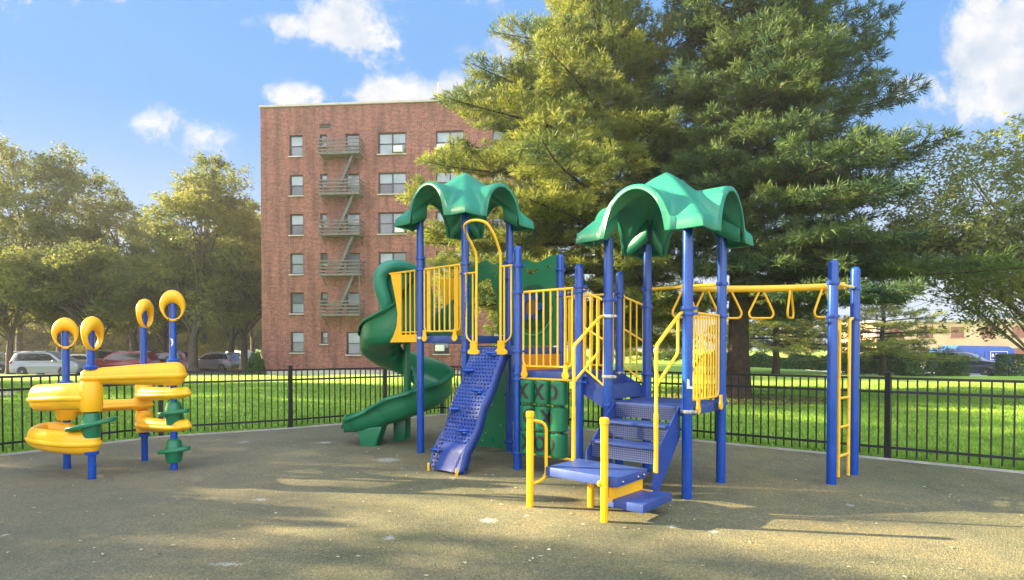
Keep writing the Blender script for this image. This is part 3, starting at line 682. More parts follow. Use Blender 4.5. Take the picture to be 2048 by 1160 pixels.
# stairs: local frame from post D: i along U, j out of the deck (towards the front left)
D0 = PT['D']
def sp(i, j, z): return D0 + U * i - W * j + Z * z
def stairs():
    m = MB(); i0, i1 = .10, .90
    prof = [(0, 1.0), (.0, .78), (.60, .18), (.72, .18), (.72, .62)]
    st = None
    m = MB()
    treads = [(.02, .285, .815), (.27, .525, .615)]
    for (j0, j1, z) in treads:
        m.box(sp((i0 + i1) / 2, (j0 + j1) / 2 + .02, z - .015), (i1 - i0 - .02, j1 - j0 + .03, .03), Matrix.Rotation(-TH, 3, 'Z'))
    st = m.build('stairs', BLUG, PS, bevel=.004)
    for (j, z0, z1) in ((.02, .835, .975), (.285, .635, .775), (.525, .43, .575)):
        m = MB(); m.box(sp((i0 + i1) / 2, j, (z0 + z1) / 2), (i1 - i0 - .02, .008, z1 - z0), Matrix.Rotation(-TH, 3, 'Z')); m.build('riser', BLUM, st, origin=parent_origin(PS), smooth=False)
    m = MB(); fr = frame(sp(i0, 0, 0), -W, Z)
    for i in (i0 - .006, i1 + .006):
        m.mesh(plate([[(.0, .985), (.03, 1.0), (.62, .50), (.62, .30), (.66, .22), (.64, .14), (.50, .16), (.0, .66)]], .012), frame(sp(i, 0, 0), -W, Z))
    m.build('stringer', BLUD, st, origin=parent_origin(PS), smooth=False)
    m = MB(); m.box(sp(.46, 1.0, .375), (.84, .60, .09), Matrix.Rotation(-TH, 3, 'Z')); pf = m.build('landing', BLUG, PS, bevel=.006)
    m = MB()
    for (i, j) in ((.885, .78), (.885, .90), (.885, 1.2)): m.ball(sp(i, j, .37), .012, 8, 6)
    m.build('bolt', STL, pf, origin=parent_origin(PS))
    m = MB(); m.box(sp(.93, .965, .165), (.40, .60, .08), Matrix.Rotation(-TH, 3, 'Z')); s2 = m.build('lower_step', BLUG, PS, bevel=.006)
    m = MB(); m.beam(sp(.80, 1.30, .25), sp(.83, .72, .25), .02, .13); m.box(sp(.88, .73, .20), (.14, .03, .02), Matrix.Rotation(-TH, 3, 'Z')); m.build('bracket', YEL, s2, origin=parent_origin(PS))
    for q, h in (((.188, 6.04), .99), ((.872, 5.51), .985), ((.815, 6.04), .33)):
        c = Vector((q[0], q[1], 0)); m = MB()
        if h > .5: m.lathe([(.036, -.03), (.036, h - .07), (.044, h - .06), (.045, h - .015), (.035, h), (.004, h + .004)], c, 8)
        else: m.cyl(c - Z * .03, v(c, h), .034, 8)
        lg = m.build('leg', YEL, pf if False else PS, ang=30)
        if q[0] < .5:
            dr = Vector((1, .02, 0)); P_ = fillet([v(c, .90), v(c + dr * .165, .87), v(c + dr * .165, .29), v(c, .23)], .09, 7)
            m = MB(); m.tube(P_, .017, 10); m.ball(v(c + dr * .2, .37), (.035, .02, .035), 10, 8); m.build('grab_loop', YEL, lg, origin=parent_origin(PS))
            m = MB(); m.ball(v(c + dr * .2, .37) - Vector((0, .02, 0)), .012, 8, 6); m.build('bolt', STL, lg, origin=parent_origin(PS))
        elif h > .5:
            m = MB(); m.ball(v(c, .36) + Vector((-.045, 0, 0)), (.025, .02, .03), 10, 8); m.build('lug', YEL, lg, origin=parent_origin(PS))
    # handrails
    for nm, i in (('l', -.045), ('r', .955)):
        m = MB(); s0 = .0 if nm == 'l' else .0
        ta = sp(i, .0 if nm == 'r' else -.06, 2.02 if nm == 'r' else 2.08)
        jt = .72
        P_ = fillet([sp(i, -.02, 2.02), sp(i, .10, 2.02), sp(i, .66, 1.66), sp(i, .66, .38)], .05, 4); m.tube(P_, .0185, 10)
        P_ = fillet([sp(i, .16, 1.985), sp(i, .16, 1.58), sp(i, .66, 1.26)], .05, 4); m.tube(P_, .016, 10)
        m.cyl(sp(i, .66, .38), sp(i, .66, .98), .023, 10)
        m.build('handrail', YELM, PS)
stairs()
# overhead trapeze beam
def trapeze():
    s0 = v((PT['C'] + PT['B']) / 2, 2.42); e0 = v((PT['M'] + PT['N']) / 2, 2.42); ed = (PT['N'] - PT['M']).normalized(); ed = Vector((ed.y, -ed.x, 0))
    k = 1.75; P_ = []
    for i in range(41):
        t = i / 40; h00 = 2 * t ** 3 - 3 * t * t + 1; h10 = t ** 3 - 2 * t * t + t; h01 = -2 * t ** 3 + 3 * t * t; h11 = t ** 3 - t * t
        P_.append(s0 * h00 + W * k * h10 + e0 * h01 + ed * k * h11)
    m = MB(); m.tube(P_, .045, 14); bm_ = m.build('overhead_beam', YELM, PS)
    for a, b, z in (('C', 'B', 2.42), ('M', 'N', 2.42)):
        m = MB(); m.tube([v(PT[a], z), v(PT[b], z)], .02, 10); m.build('cross_bar', YELM, PS)
    cum = [0]
    for i in range(1, 41): cum.append(cum[-1] + (P_[i] - P_[i - 1]).length)
    def proj(p): d = p - camo.location; return 1024 + F_PX * d.x / d.y
    for px, fc in ((1368, .95), (1412, .95), (1462, .98), (1526, .95), (1581, .22), (1649, .65)):
        i = min(range(41), key=lambda j: abs(proj(P_[j]) - px)); c = P_[i]; vd = Vector((c.x, c.y, 0)).normalized(); pr_ = Vector((vd.y, -vd.x, 0)); side = (pr_ * fc + vd * math.sqrt(1 - fc * fc)).normalized(); sw = Vector((0, 0, 0))
        tri = [c + side * .025 - Z * .03, c + side * .16 - Z * .32 + sw, c + side * .135 - Z * .385 + sw, c - side * .135 - Z * .385 + sw, c - side * .16 - Z * .32 + sw, c - side * .025 - Z * .03]
        m = MB(); m.tube(fillet(tri, .035, 4), .0145, 10); m.build('ring', YEL, bm_, origin=parent_origin(PS))
trapeze()
# ladder at the far end
m = MB(); a, b = PT['M'], PT['N']; al = (b - a).normalized(); la, lb = a + al * .235, b - al * .20; L_ = (lb - la).length
for p, dr in ((la, -al), (lb, al)):
    m.tube(fillet([v(p, 2.02) + dr * .18, v(p, 2.02), v(p, .02 if dr == al else .05)], .08, 5), .02, 10)
for z in (1.02, .66, .30): m.tube([v(la, z), v(lb, z)], .017, 10)
m.build('ladder', YELM, PS)
# side panel beside the slide mouth
m = MB(); a = PT['E']
fr = frame(a, -U, Z)
edge = [(.72, 2.86), (.66, 2.66), (.59, 2.42), (.545, 2.2), (.57, 2.0), (.66, 1.84), (.75, 1.74)]
m.mesh(plate([[(.07, 1.74), (.07, 1.86), (.46, 1.86), (.46, 2.85)] + edge], .025), fr)
for x in (.13, .24, .35): m.tube([a - U * x + Z * 1.86, a - U * x + Z * 2.86], .013, 8)
m.tube([v(a, 2.87), v(a, 2.87) - U * .76], .017, 8); m.tube([v(a, 1.90) - U * .07, v(a, 1.90) - U * .45], .012, 8)
m.build('slide_side_panel', YEL, PS)
b = PT['H']; m = MB(); m.mesh(plate([[(.07, 1.74), (.07, 2.86), (.6, 2.86), (.5, 2.2), (.66, 1.74)]], .025), frame(b, -U, Z)); m.tube(crom([v(b, 2.9) - U * .3, v(b, 3.05) - U * .2, v(b, 3.1) - U * .05, v(b, 3.02) + U * .06, v(b, 2.8) + U * .1]), .016, 8); m.build('slide_side_panel', YEL, PS)
# spiral slide
def slide():
    cx, cy = -1.92, 10.73
    def pol(ang, r, z): return Vector((cx + r * math.cos(R(ang)), cy + r * math.sin(R(ang)), z))
    P_ = [Vector((-1.20, 9.68, 1.84)), Vector((-1.42, 9.86, 1.82)), Vector((-1.72, 10.05, 1.77)), pol(-118, .60, 1.66), pol(-150, .50, 1.55), pol(180, .49, 1.42)]
    for a_, z in ((135, 1.24), (90, 1.06), (45, .88), (0, .72), (-45, .56)): P_.append(pol(a_, .49, z))
    P_ += [pol(-85, .50, .42), Vector((-2.28, 10.14, .30)), Vector((-2.60, 10.06, .235)), Vector((-2.85, 10.0, .225))]
    C = crom(P_, 10); n = len(C); V = []; K = 20; half = .31
    for i, p in enumerate(C):
        t = C[min(i + 1, n - 1)] - C[max(i - 1, 0)]; t.z = 0; t.normalize(); out = Vector((-t.y, t.x, 0))
        out = -out if (out.dot(Vector((p.x - cx, p.y - cy, 0))) < 0) else out
        f = i / (n - 1)
        ho = .46 + (.75 * max(0, 1 - f / .24) ** 1.2); hi = .30 + (.3 * max(0, 1 - f / .15))
        if f > .84: q = (f - .84) / .16; ho = .46 - .25 * q; hi = .32 - .10 * q
        hw_ = half * (1 - .55 * max(0, (f - .90) / .10) ** 2.2)
        bank = .05 if .2 < f < .85 else .0
        sec = []
        hw = hw_
        # open U section, from the inner rim round the floor to the outer rim
        sec += [(-hw - .045, hi - .03), (-hw - .05, hi), (-hw - .02, hi + .02), (-hw, hi - .01)]
        for k in range(9):
            a = math.pi * (1 + k / 8); x = math.cos(a); z = math.sin(a)
            sec.append((hw * (abs(x) ** .7) * (1 if x > 0 else -1), .15 + .15 * z * (abs(z) ** -.3 if z else 1) + bank * x * .5 + .0))
        sec += [(hw + .01, ho * .6), (hw, ho - .01), (hw + .02, ho + .02), (hw + .055, ho), (hw + .05, ho - .035)]
        if i == 0: KK = len(sec)
        for x, z in sec: V.append(p + out * x + Z * z)
    Fc = [(i * KK + k, i * KK + k + 1, (i + 1) * KK + k + 1, (i + 1) * KK + k) for i in range(n - 1) for k in range(KK - 1)]
    m = MB(); m.add(V, Fc); ch = m.build('spiral_slide', GRN, PS, ang=70); s = ch.modifiers.new('t', 'SOLIDIFY'); s.thickness = .03; s.offset = 0
    m = MB(); m.tube(V[-KK + 1:-1], .026, 8); m.tube(crom([V[-KK + 1], V[-KK + KK // 2] + Vector((-.05, 0, .06)), V[-2]], 6), .02, 6); m.build('exit_lip', GRN, ch, origin=parent_origin(PS))
    m = MB(); c = Vector((cx, cy, 0)); m.tube([c + Vector((0, 0, -.02)), c + Z * 1.75], .065, 20); m.ball(c + Z * 1.75, (.065, .065, .03), 14, 6); m.build('support_column', GRN, ch, origin=parent_origin(PS))
    m = MB()   # hood over the mouth
    hp = [at(741, 668, 10.25), at(763, 646, 10.1), at(772, 612, 9.98), at(763, 580, 9.92), at(760, 556, 9.9), at(770, 538, 9.9), at(793, 532, 9.98), at(822, 538, 10.12), at(846, 556, 10.3), at(858, 600, 10.45), at(860, 650, 10.5)]
    m.tube(crom(hp, 8), .1, 16, taper=lambda t: .085 + .03 * math.sin(math.pi * min(1, t * 1.3))); m.build('hood', TEAL, ch, origin=parent_origin(PS))
    m = MB(); q = [at(772, 545, 9.98), at(769, 580, 9.98), at(778, 620, 10.02), at(762, 655, 10.1), at(748, 672, 10.22)]; w_ = [at(838, 545, 10.22), at(838, 580, 10.22), at(838, 620, 10.2), at(835, 655, 10.2), at(830, 680, 10.2)]
    q = crom(q, 6); w_ = crom(w_, 6); V = [x for ab in zip(q, w_) for x in ab]; m.add(V, [(2 * i, 2 * i + 2, 2 * i + 3, 2 * i + 1) for i in range(len(q) - 1)])
    o = m.build('mouth_wall', GRN, ch, origin=parent_origin(PS)); s = o.modifiers.new('t', 'SOLIDIFY'); s.thickness = .02
    m = MB(); m.mesh(plate([[(-.17, .26), (-.12, .10), (-.12, .02), (-.09, .0), (.09, .0), (.12, .02), (.13, .10), (.20, .30)]], .28, .03), frame((-2.40, 9.98, 0), (1, -.1, 0), Z)); m.build('exit_foot', GRN, ch, origin=parent_origin(PS), ang=50)
    m = MB(); m.box(Vector((-2.0, 10.42, .18)), (.22, .06, .40)); m.build('brace', GRN, ch, origin=parent_origin(PS), bevel=.02)
slide()
# scuffs on the front post
m = MB(); p = PT['A']; c = at(1377, 775, p.y - .06)
m.mesh(plate([[(-.012, .09), (.01, .085), (.012, .02), (.055, .0), (.05, -.015), (-.015, -.01)]], .003), frame(Vector((c.x, c.y, c.z)), (1, .25, 0), Z)); m.build('peeled_paint', WHT, PS)
# ------------------------------------------------------------------ ball run toy
def ball_run():
    Q = [gnd(131, 938) + Vector((0, .03, 0)), gnd(181, 959) + Vector((0, .03, 0)), gnd(287, 922) + Vector((0, .03, 0)), gnd(346, 940) + Vector((0, .03, 0))]
    c = sum(Q, Vector()) / 4
    root = thing('marble_run_toy', 'free standing yellow trough maze on four blue posts with looped yellow tops', 'play panel', (c.x, c.y, 0)); O = parent_origin(root)
    k = [q.y / F_PX for q in Q]; zt = [1.63 + 45 * k[0], 1.63 + 40 * k[1], 1.63 + 82 * k[2], 1.63 + 102 * k[3]]
    posts = []
    for q, z in zip(Q, zt):
        m = MB(); m.cyl(v(q, -.03), v(q, z), .044, 20); po = m.build('post', BLU, root); posts.append(po)
    sp_ = [(0, 764), (1, 734), (3, 720), (1, 904), (2, 868)]
    for i, py in sp_:
        z = at(0, py, Q[i].y).z; m = MB(); m.lathe([(.045, -.03), (.075, -.03), (.078, .0), (.05, .025)], v(Q[i], z), 20); m.build('collar', BLU, posts[i], origin=O)
    for q, py, yaw, w in zip(Q, (667, 667, 627, 612), (36, 84, 84, 30), (.15, .155, .15, .155)):
        zc = at(0, py, q.y).z; m = MB(); A = Matrix.Rotation(R(yaw), 3, 'Z'); V = []; na, nb = 36, 12
        for i in range(na):
            a = 2 * math.pi * i / na; ca, sa = math.cos(a), math.sin(a)
            ox = w * ca * (1 - .16 * max(0, -sa)); oz = .215 * sa; ix = .095 * ca; iz = -.07 + .105 * sa
            cxm, czm = (ox + ix) / 2, (oz + iz) / 2; hx, hz = (ox - ix) / 2, (oz - iz) / 2
            for j in range(nb):
                b = 2 * math.pi * j / nb; dp = (.038 + .04 * max(0, sa)) * math.sin(b)
                V.append(A @ Vector((cxm + hx * math.cos(b), -dp - .03, czm + hz * math.cos(b))) + v(q, zc))
        m.add(V, [(i * nb + j, ((i + 1) % na) * nb + j, ((i + 1) % na) * nb + (j + 1) % nb, i * nb + (j + 1) % nb) for i in range(na) for j in range(nb)])
        lt = m.build('looped_top', YEL, root, ang=60)
        for bx_ in (-.05, .05): m = MB(); m.ball(A @ Vector((bx_, -.085, -.185)) + v(q, zc), .010, 8, 6); m.build('bolt', BLK, lt, origin=O)
    def sweep(m, P_, r, sy, n=18, tp=None):
        P_ = crom(P_, 8); m.tube(P_, r, n, sy=sy, taper=tp)
        for e, rr in ((P_[0], tp(0) if tp else r), (P_[-1], tp(1) if tp else r)): m.ball(e, (rr * 1.0, rr * 1.0, rr * sy), 16, 10)
    def trough(P_, tp, sy, lip=.03, name='trough'):
        m = MB(); sweep(m, P_, .1, sy, tp=tp)
        lo = [Vector(p) for p in P_]; m2 = [p + Vector((0, 0, -.02)) for p in lo]
        sweep(m, m2, .1, .55, tp=lambda t: tp(t) * 1.0 + lip * .5)
        m.build(name, YEL, root, ang=60)
    p1, p2, p3, p4 = Q
    def zz(i, py): return at(0, py, Q[i].y).z
    # upper long beam p2 - p4
    trough([v(p2, zz(1, 753)) + Vector((-.03, -.02, 0)), v((p2 + p4) / 2, (zz(1, 750) + zz(3, 749)) / 2) + Vector((0, -.05, 0)), v(p4, zz(3, 747)) + Vector((.06, -.04, 0))], lambda t: .075 + .05 * t, 1.28)
    # upper turn round the left, p2 - p1
    def turn(pa, za, pb, zb, out, tp, sy, name='trough', lip=.035):
        mid = (pa + pb) / 2; d = (pb - pa); o_ = Vector((-1, -.15, 0)) * out
        P_ = [v(pa, za), v(pa + o_ * .55 + d * .05, za), v(mid + o_, (za + zb) / 2), v(pb + o_ * .55 - d * .05, zb), v(pb, zb)]
        trough(P_, tp, sy, lip, name)
    z = zz(1, 793); m = MB(); m.lathe([(.06, -.19), (.105, -.185), (.125, -.12), (.125, .12), (.105, .19), (.06, .195)], v(p2, z), 24); m.build('hub', YEL, root)
    turn(p2, z, p1, zz(0, 796), .46, lambda t: .10, 1.7)
    z = zz(0, 815); m = MB(); m.lathe([(.06, -.17), (.10, -.165), (.12, -.10), (.12, .10), (.10, .17)], v(p1, z), 24); m.build('hub', YEL, root)
    # middle beam p1 - p3
    trough([v(p1, zz(0, 818)), v((p1 + p3) / 2, (zz(0, 814) + zz(2, 808)) / 2), v(p3, zz(2, 807)) + Vector((.03, 0, 0))], lambda t: .085 - .02 * t + (.02 if t > .85 else 0), 1.1)
    # lowest turn p1 - p2
    turn(p2, zz(1, 884), p1, zz(0, 865), .50, lambda t: .085 + .025 * abs(t - .5), 1.6)
    # right pair p3 - p4
    for (pa, pb, sy) in ((786, 787, 1.35), (842, 852, 1.5)):
        q = v(p3, zz(2, pa)); m = MB(); m.lathe([(.05, -.16), (.10, -.155), (.115, -.08), (.115, .08), (.10, .16)], q, 24); m.build('hub', YEL, root)
        trough([q, v(p3 * .5 + p4 * .5, (zz(2, pa) + zz(3, pb)) / 2) + Vector((-.12, -.08, 0)), v(p4, zz(3, pb)), v(p4, zz(3, pb)) + Vector((.17, -.02, .02))], lambda t: .10 - .035 * t, 1.1)
    # green cups with a tilted brim
    for i, py, yaw, tl, L in ((1, 848, 20, 13, .27), (3, 825, -10, 8, .215), (3, 900, -10, 8, .215)):
        q = v(Q[i], zz(i, py)); s = 1 if i == 1 else .93
        m = MB(); m.lathe([(.045, -.19 * s), (.09, -.17 * s), (.115, -.02), (.10, .06), (.085, .14 * s), (.05, .17 * s)] if py == 900 or True else [], q, 24); cp = m.build('cup', GRN, root)
        m = MB(); Rm = Matrix.Rotation(R(yaw), 3, 'Z') @ Matrix.Rotation(R(-tl), 3, 'Y')
        pts = [(L * math.cos(t) * (1 + .15 * math.cos(2 * t)) / 1.15, .15 * math.sin(t)) for t in np.linspace(0, 2 * math.pi, 33)[:-1]]
        M = Rm.to_4x4(); M.translation = q; m.mesh(plate([pts], .022, .016), M); m.build('brim', GRN, cp, origin=O)
    m = MB(); p = at(344, 684, Q[3].y - .046); m.mesh(plate([[(-.02, .05), (.012, .04), (.018, -.02), (-.005, -.06), (-.012, -.045), (.0, -.01)]], .003), frame(p, (1, .0, 0), Z)); m.build('peeled_paint', WHT, root)
ball_run()
# ------------------------------------------------------------------ paths, lots
g = MB(); g.mesh(plate([[(-150, 39.9), (-17.0, 39.9), (-19.5, 60), (-19.5, 95), (-150, 95)]], .01), Matrix.Translation((0, 0, -.315))); tag(g.build('parking_lot', ASP, smooth=False), kind='structure')
g = MB(); g.mesh(plate([[(26.6, 41.2), (160, 41.2), (160, 74), (26.6, 74)]], .01), Matrix.Translation((0, 0, -.395))); tag(g.build('road', mat('pale_asphalt', (.20, .20, .21), .9, .3, var=.2, vscale=2, bump=.3), smooth=False), kind='structure')
pp = [gnd(-500, 772), gnd(-60, 772), gnd(14, 776), gnd(36, 783), gnd(20, 790), gnd(-60, 797), gnd(-500, 800)]
g = MB(); g.mesh(plate([[(p.x, p.y) for p in pp]], .01), Matrix.Translation((0, 0, -.014))); tag(g.build('path', mat('path_concrete', (.36, .33, .30), .9, .3, var=.2, vscale=2, bump=.3), smooth=False), kind='structure')
MUL = mat('needle_litter', (.10, .058, .030), .95, .2, var=.4, vscale=6, bump=.8, bscale=40)
def bed(cx, cy, r):
    pts = [(cx + r * (1 + .18 * noise.noise((math.cos(a) * 1.3, math.sin(a) * 1.3, cx))) * math.cos(a), cy + r * .8 * (1 + .2 * noise.noise((math.sin(a) * 2, math.cos(a), cx))) * math.sin(a)) for a in np.linspace(0, 2 * math.pi, 49)[:-1]]
    g = MB(); g.mesh(plate([pts], .01), Matrix.Translation((0, 0, -.012))); tag(g.build('mulch_bed', MUL, smooth=False), kind='structure')
bed(7.7, 19.6, 3.0); bed(2.9, 22, 2.6)
# ------------------------------------------------------------------ brick building
def brick():
    m = mat('brick', (.25, .09, .07), .85, .25); nt = m.node_tree; b = nt.nodes['Principled BSDF']; L_ = nt.links.new
    tc = nt.nodes.new('ShaderNodeTexCoord'); sp = nt.nodes.new('ShaderNodeSeparateXYZ'); cb = nt.nodes.new('ShaderNodeCombineXYZ'); L_(tc.outputs['Object'], sp.inputs[0])
    ad = nt.nodes.new('ShaderNodeMath'); L_(sp.outputs[0], ad.inputs[0]); L_(sp.outputs[1], ad.inputs[1]); L_(ad.outputs[0], cb.inputs[0]); L_(sp.outputs[2], cb.inputs[1])
    br = nt.nodes.new('ShaderNodeTexBrick'); L_(cb.outputs[0], br.inputs['Vector']); br.inputs['Scale'].default_value = 1; br.inputs['Brick Width'].default_value = .26; br.inputs['Row Height'].default_value = .088
    br.inputs['Mortar Size'].default_value = .011; br.inputs['Mortar Smooth'].default_value = .3; br.inputs['Bias'].default_value = -.1
    br.inputs['Color1'].default_value = (.28, .086, .066, 1); br.inputs['Color2'].default_value = (.14, .047, .042, 1); br.inputs['Mortar'].default_value = (.32, .22, .19, 1)
    def noi(s, d=6, ro=.65):
        n = nt.nodes.new('ShaderNodeTexNoise'); n.inputs['Scale'].default_value = s; n.inputs['Detail'].default_value = d; n.inputs['Roughness'].default_value = ro; L_(cb.outputs[0], n.inputs[0]); return n.outputs['Fac']
    r = nt.nodes.new('ShaderNodeValToRGB'); e = r.color_ramp.elements; e[0].position = .3; e[0].color = (.76, .76, .78, 1); e[1].position = .72; e[1].color = (1.12, 1.10, 1.08, 1); L_(noi(.35), r.inputs[0])
    mx = nt.nodes.new('ShaderNodeMix'); mx.data_type = 'RGBA'; mx.blend_type = 'MULTIPLY'; mx.inputs[0].default_value = 1; L_(br.outputs['Color'], mx.inputs[6]); L_(r.outputs[0], mx.inputs[7])
    r2 = nt.nodes.new('ShaderNodeValToRGB'); e = r2.color_ramp.elements; e[0].position = .38; e[0].color = (.8, .8, .8, 1); e[1].position = .62; e[1].color = (1.15, 1.15, 1.15, 1); L_(noi(6, 3), r2.inputs[0])
    m2 = nt.nodes.new('ShaderNodeMix'); m2.data_type = 'RGBA'; m2.blend_type = 'MULTIPLY'; m2.inputs[0].default_value = 1; L_(mx.outputs[2], m2.inputs[6]); L_(r2.outputs[0], m2.inputs[7])
    mp = nt.nodes.new('ShaderNodeMapping'); mp.inputs['Scale'].default_value = (.9, .10, 1); L_(cb.outputs[0], mp.inputs[0]); n3 = nt.nodes.new('ShaderNodeTexNoise'); n3.inputs['Scale'].default_value = 2.2; n3.inputs['Detail'].default_value = 6; L_(mp.outputs[0], n3.inputs[0])
    r3 = nt.nodes.new('ShaderNodeValToRGB'); e = r3.color_ramp.elements; e[0].position = .36; e[0].color = (.72, .72, .72, 1); e[1].position = .55; e[1].color = (1.06, 1.06, 1.06, 1); L_(n3.outputs['Fac'], r3.inputs[0])
    m3 = nt.nodes.new('ShaderNodeMix'); m3.data_type = 'RGBA'; m3.blend_type = 'MULTIPLY'; m3.inputs[0].default_value = 1; L_(m2.outputs[2], m3.inputs[6]); L_(r3.outputs[0], m3.inputs[7])
    L_(m3.outputs[2], b.inputs['Base Color']); return m
BRK = brick()
CONC = mat('pale_concrete', (.46, .43, .38), .85, .3, var=.15, vscale=2)
WFR = mat('dark_window_frame', (.02, .022, .035), .4)
def glass(name, c, rough=.06):
    return mat(name, c, rough, .9, var=.25, vscale=.8)
GL1, GL2, GL3 = glass('pane_dark', (.03, .04, .05)), glass('pane_blind', (.22, .27, .32), .12), glass('pane_curtain', (.10, .12, .15), .1)
ACM = mat('white_painted_metal', (.66, .66, .64), .5, var=.06); ACD = mat('grille_dark', (.10, .10, .11), .6)
FEM = mat('weathered_grey_paint', (.13, .125, .115), .6, .3, var=.25, vscale=3)
def building():
    o = Vector((-17.9, 42.0, 0)); rz = math.atan2(-.0815, .9967); Lb, Hb, Db = 20.5, 18.78, 14.0
    root = thing('apartment_building', 'tall red brick apartment block with dark framed windows and a zigzag fire escape', 'building', tuple(o), rz)
    bx = Vector((math.cos(rz), math.sin(rz), 0)); by = Vector((-bx.y, bx.x, 0))
    def fx(px, py):
        d = at(px, py, 10) - Vector((0, 0, CAMH)); c = Vector((0, 0, CAMH)); t = (o - c).dot(by) / d.dot(by); p = c + d * t - o; return p.dot(bx), p.z
    zero = (0, 0, 0)
    wins = []
    rows = [16.77 - 2.78 * r for r in range(6)]
    cols = [(580, 607, 1.5, 0, 1), (641, 655, .88, 0, 1), (692, 720, 1.62, -.02, 1), (757, 813, 1.52, 0, 2), (872, 928, 1.52, 0, 2), (985, 1012, 1.5, 0, 1)]
    for ci, (a, b, h, dz, n) in enumerate(cols):
        xa, xb = fx(a, 500)[0], fx(b, 500)[0]
        for r, z in enumerate(rows):
            if r == 5 and ci in (3, 4): continue
            wins.append((xa, xb, z + dz - h, z + dz, n, ci, r))
    xa, za = fx(868, 708); xb, zb = fx(898, 684); wins.append((xa, xb, za, zb, 1, 9, 5))
    xa, za = fx(757, 700); xb, zb = fx(790, 660); wins.append((xa, xb, za, zb, 1, 3, 5))
    xa, za = fx(639, 257); xb, zb = fx(661, 247); vent = (xa, xb, za, zb)
    holes = [[(a, c), (b, c), (b, d), (a, d)] for (a, b, c, d, *_r) in wins] + [[(vent[0], vent[2]), (vent[1], vent[2]), (vent[1], vent[3]), (vent[0], vent[3])]]
    m = MB(); m.mesh(plate([[(0, -.5), (Lb, -.5), (Lb, Hb), (0, Hb)]] + holes, .30), frame((0, .15, 0), (1, 0, 0), (0, 0, 1)))
    m.box((.15, Db / 2 + .15, Hb / 2 - .25), (.30, Db - .30, Hb + .5)); m.box((Lb - .15, Db / 2 + .15, Hb / 2 - .25), (.30, Db - .30, Hb + .5)); m.box((Lb / 2, Db, Hb / 2 - .25), (Lb, .3, Hb + .5))
    m.build('wall', BRK, root, zero, smooth=False)
    m = MB(); m.box((Lb / 2, Db / 2 + .6, Hb - .6), (Lb - .62, Db - .9, .2)); rf = m.build('roof', CONC, root, zero, smooth=False)
    m = MB(); m.box((Lb / 2, .11, Hb + .06), (Lb + .1, .44, .14)); m.box((.11, Db / 2, Hb + .058), (.44, Db, .14)); m.box((Lb - .11, Db / 2, Hb + .058), (.44, Db, .14)); m.build('coping', CONC, root, zero, smooth=False)
    m = MB(); m.box((Lb / 2, -.03, -.08), (Lb + .02, .08, .42)); m.build('foundation', CONC, root, zero, smooth=False)
    def rb(px0, px1, py0, py1, y, nm, mt, dep=.6):
        a, zb_ = fx(px0, py1); b, zt = fx(px1, py0); m = MB(); m.box(((a + b) / 2, y, (Hb - .5 + zt) / 2), (b - a, dep, zt - Hb + .5)); return m, ((a + b) / 2, y, zt)
    m, c = rb(865, 879, 191, 205, .8, 'x', CONC); m.cyl((c[0], c[1], c[2]), (c[0], c[1], c[2] + 1.25), .045, 8); m.ball((c[0], c[1], c[2] + .65), .09, 8, 6); m.build('roof_vent', CONC, rf, zero, smooth=False)
    m, c = rb(918, 936, 152, 205, 2.2, 'x', CONC); m.build('chimney', CONC, rf, zero, smooth=False)
    m, c = rb(872, 960, 196, 205, 3.2, 'x', CONC, 2.0); m.build('bulkhead', CONC, rf, zero, smooth=False)
    m = MB(); m.box(((vent[0] + vent[1]) / 2, .12, (vent[2] + vent[3]) / 2), (vent[1] - vent[0], .02, vent[3] - vent[2]))
    for k in range(5): z = vent[2] + (k + .5) * (vent[3] - vent[2]) / 5; m.box(((vent[0] + vent[1]) / 2, .07, z), (vent[1] - vent[0] - .02, .06, .02))
    m.build('louvre', ACD, root, zero, smooth=False)
    for (a, b, z0, z1, n, ci, r) in wins:
        m = MB(); y = .17; t = .085; xm, zm = (a + b) / 2, (z0 + z1) / 2
        m.box((a + t / 2, y, zm), (t, .08, z1 - z0)); m.box((b - t / 2, y, zm), (t, .08, z1 - z0)); m.box((xm, y, z1 - t / 2), (b - a - 2 * t, .08, t)); m.box((xm, y, z0 + t / 2), (b - a - 2 * t, .08, t))
        if n == 2: m.box((xm, y, zm), (.09, .075, z1 - z0 - 2 * t))
        m.box((xm, y - .003, zm), (b - a - 2 * t, .07, .05))
        w = m.build('window', WFR, root, zero, smooth=False)
        for q in range(n):
            xa, xb = a + t + q * (b - a) / 2 * (n - 1), (b - t) if (q == n - 1) else xm - .04
            if n == 2 and q == 1: xa = xm + .04
            for up in (0, 1):
                za, zb = (zm + .025, z1 - t) if up else (z0 + t, zm - .025)
                mt = rnd.choice([GL2, GL2, GL3, GL2]) if up else rnd.choice([GL3, GL1, GL3, GL1, GL2])
                tilt = rnd.uniform(-.02, .02)
                m = MB(); m.box(((xa + xb) / 2, y + .01 + (.0 if up else .012), (za + zb) / 2), (xb - xa, .012, zb - za), Matrix.Rotation(tilt, 3, 'X') @ Matrix.Rotation(tilt * .7, 3, 'Z')); m.build('pane', mt, w, zero, smooth=False)
        m = MB(); m.box((xm, -.02, z0 - .035), (b - a + .12, .22, .07)); m.build('sill', CONC, w, zero, smooth=False)
        if (ci, r) in ((3, 0), (4, 0), (3, 2), (9, 5)):
            cx = {(3, 0): a + (b - a) * .74, (3, 2): a + (b - a) * .78, (4, 0): a + (b - a) * .22, (9, 5): a + (b - a) * .42}[(ci, r)]; cz = z0 + (.27 if ci != 9 else .42)
            m = MB(); m.box((cx, -.1, cz), (.62, .42, .42)); ac = m.build('air_conditioner', ACM, w, zero, smooth=False, bevel=.02)
            # the grille belongs to the unit's own mesh level
    # fire escape
    fe = None; x0, x1 = fx(649, 400)[0], fx(728, 400)[0]; D = 1.0
    fes = []
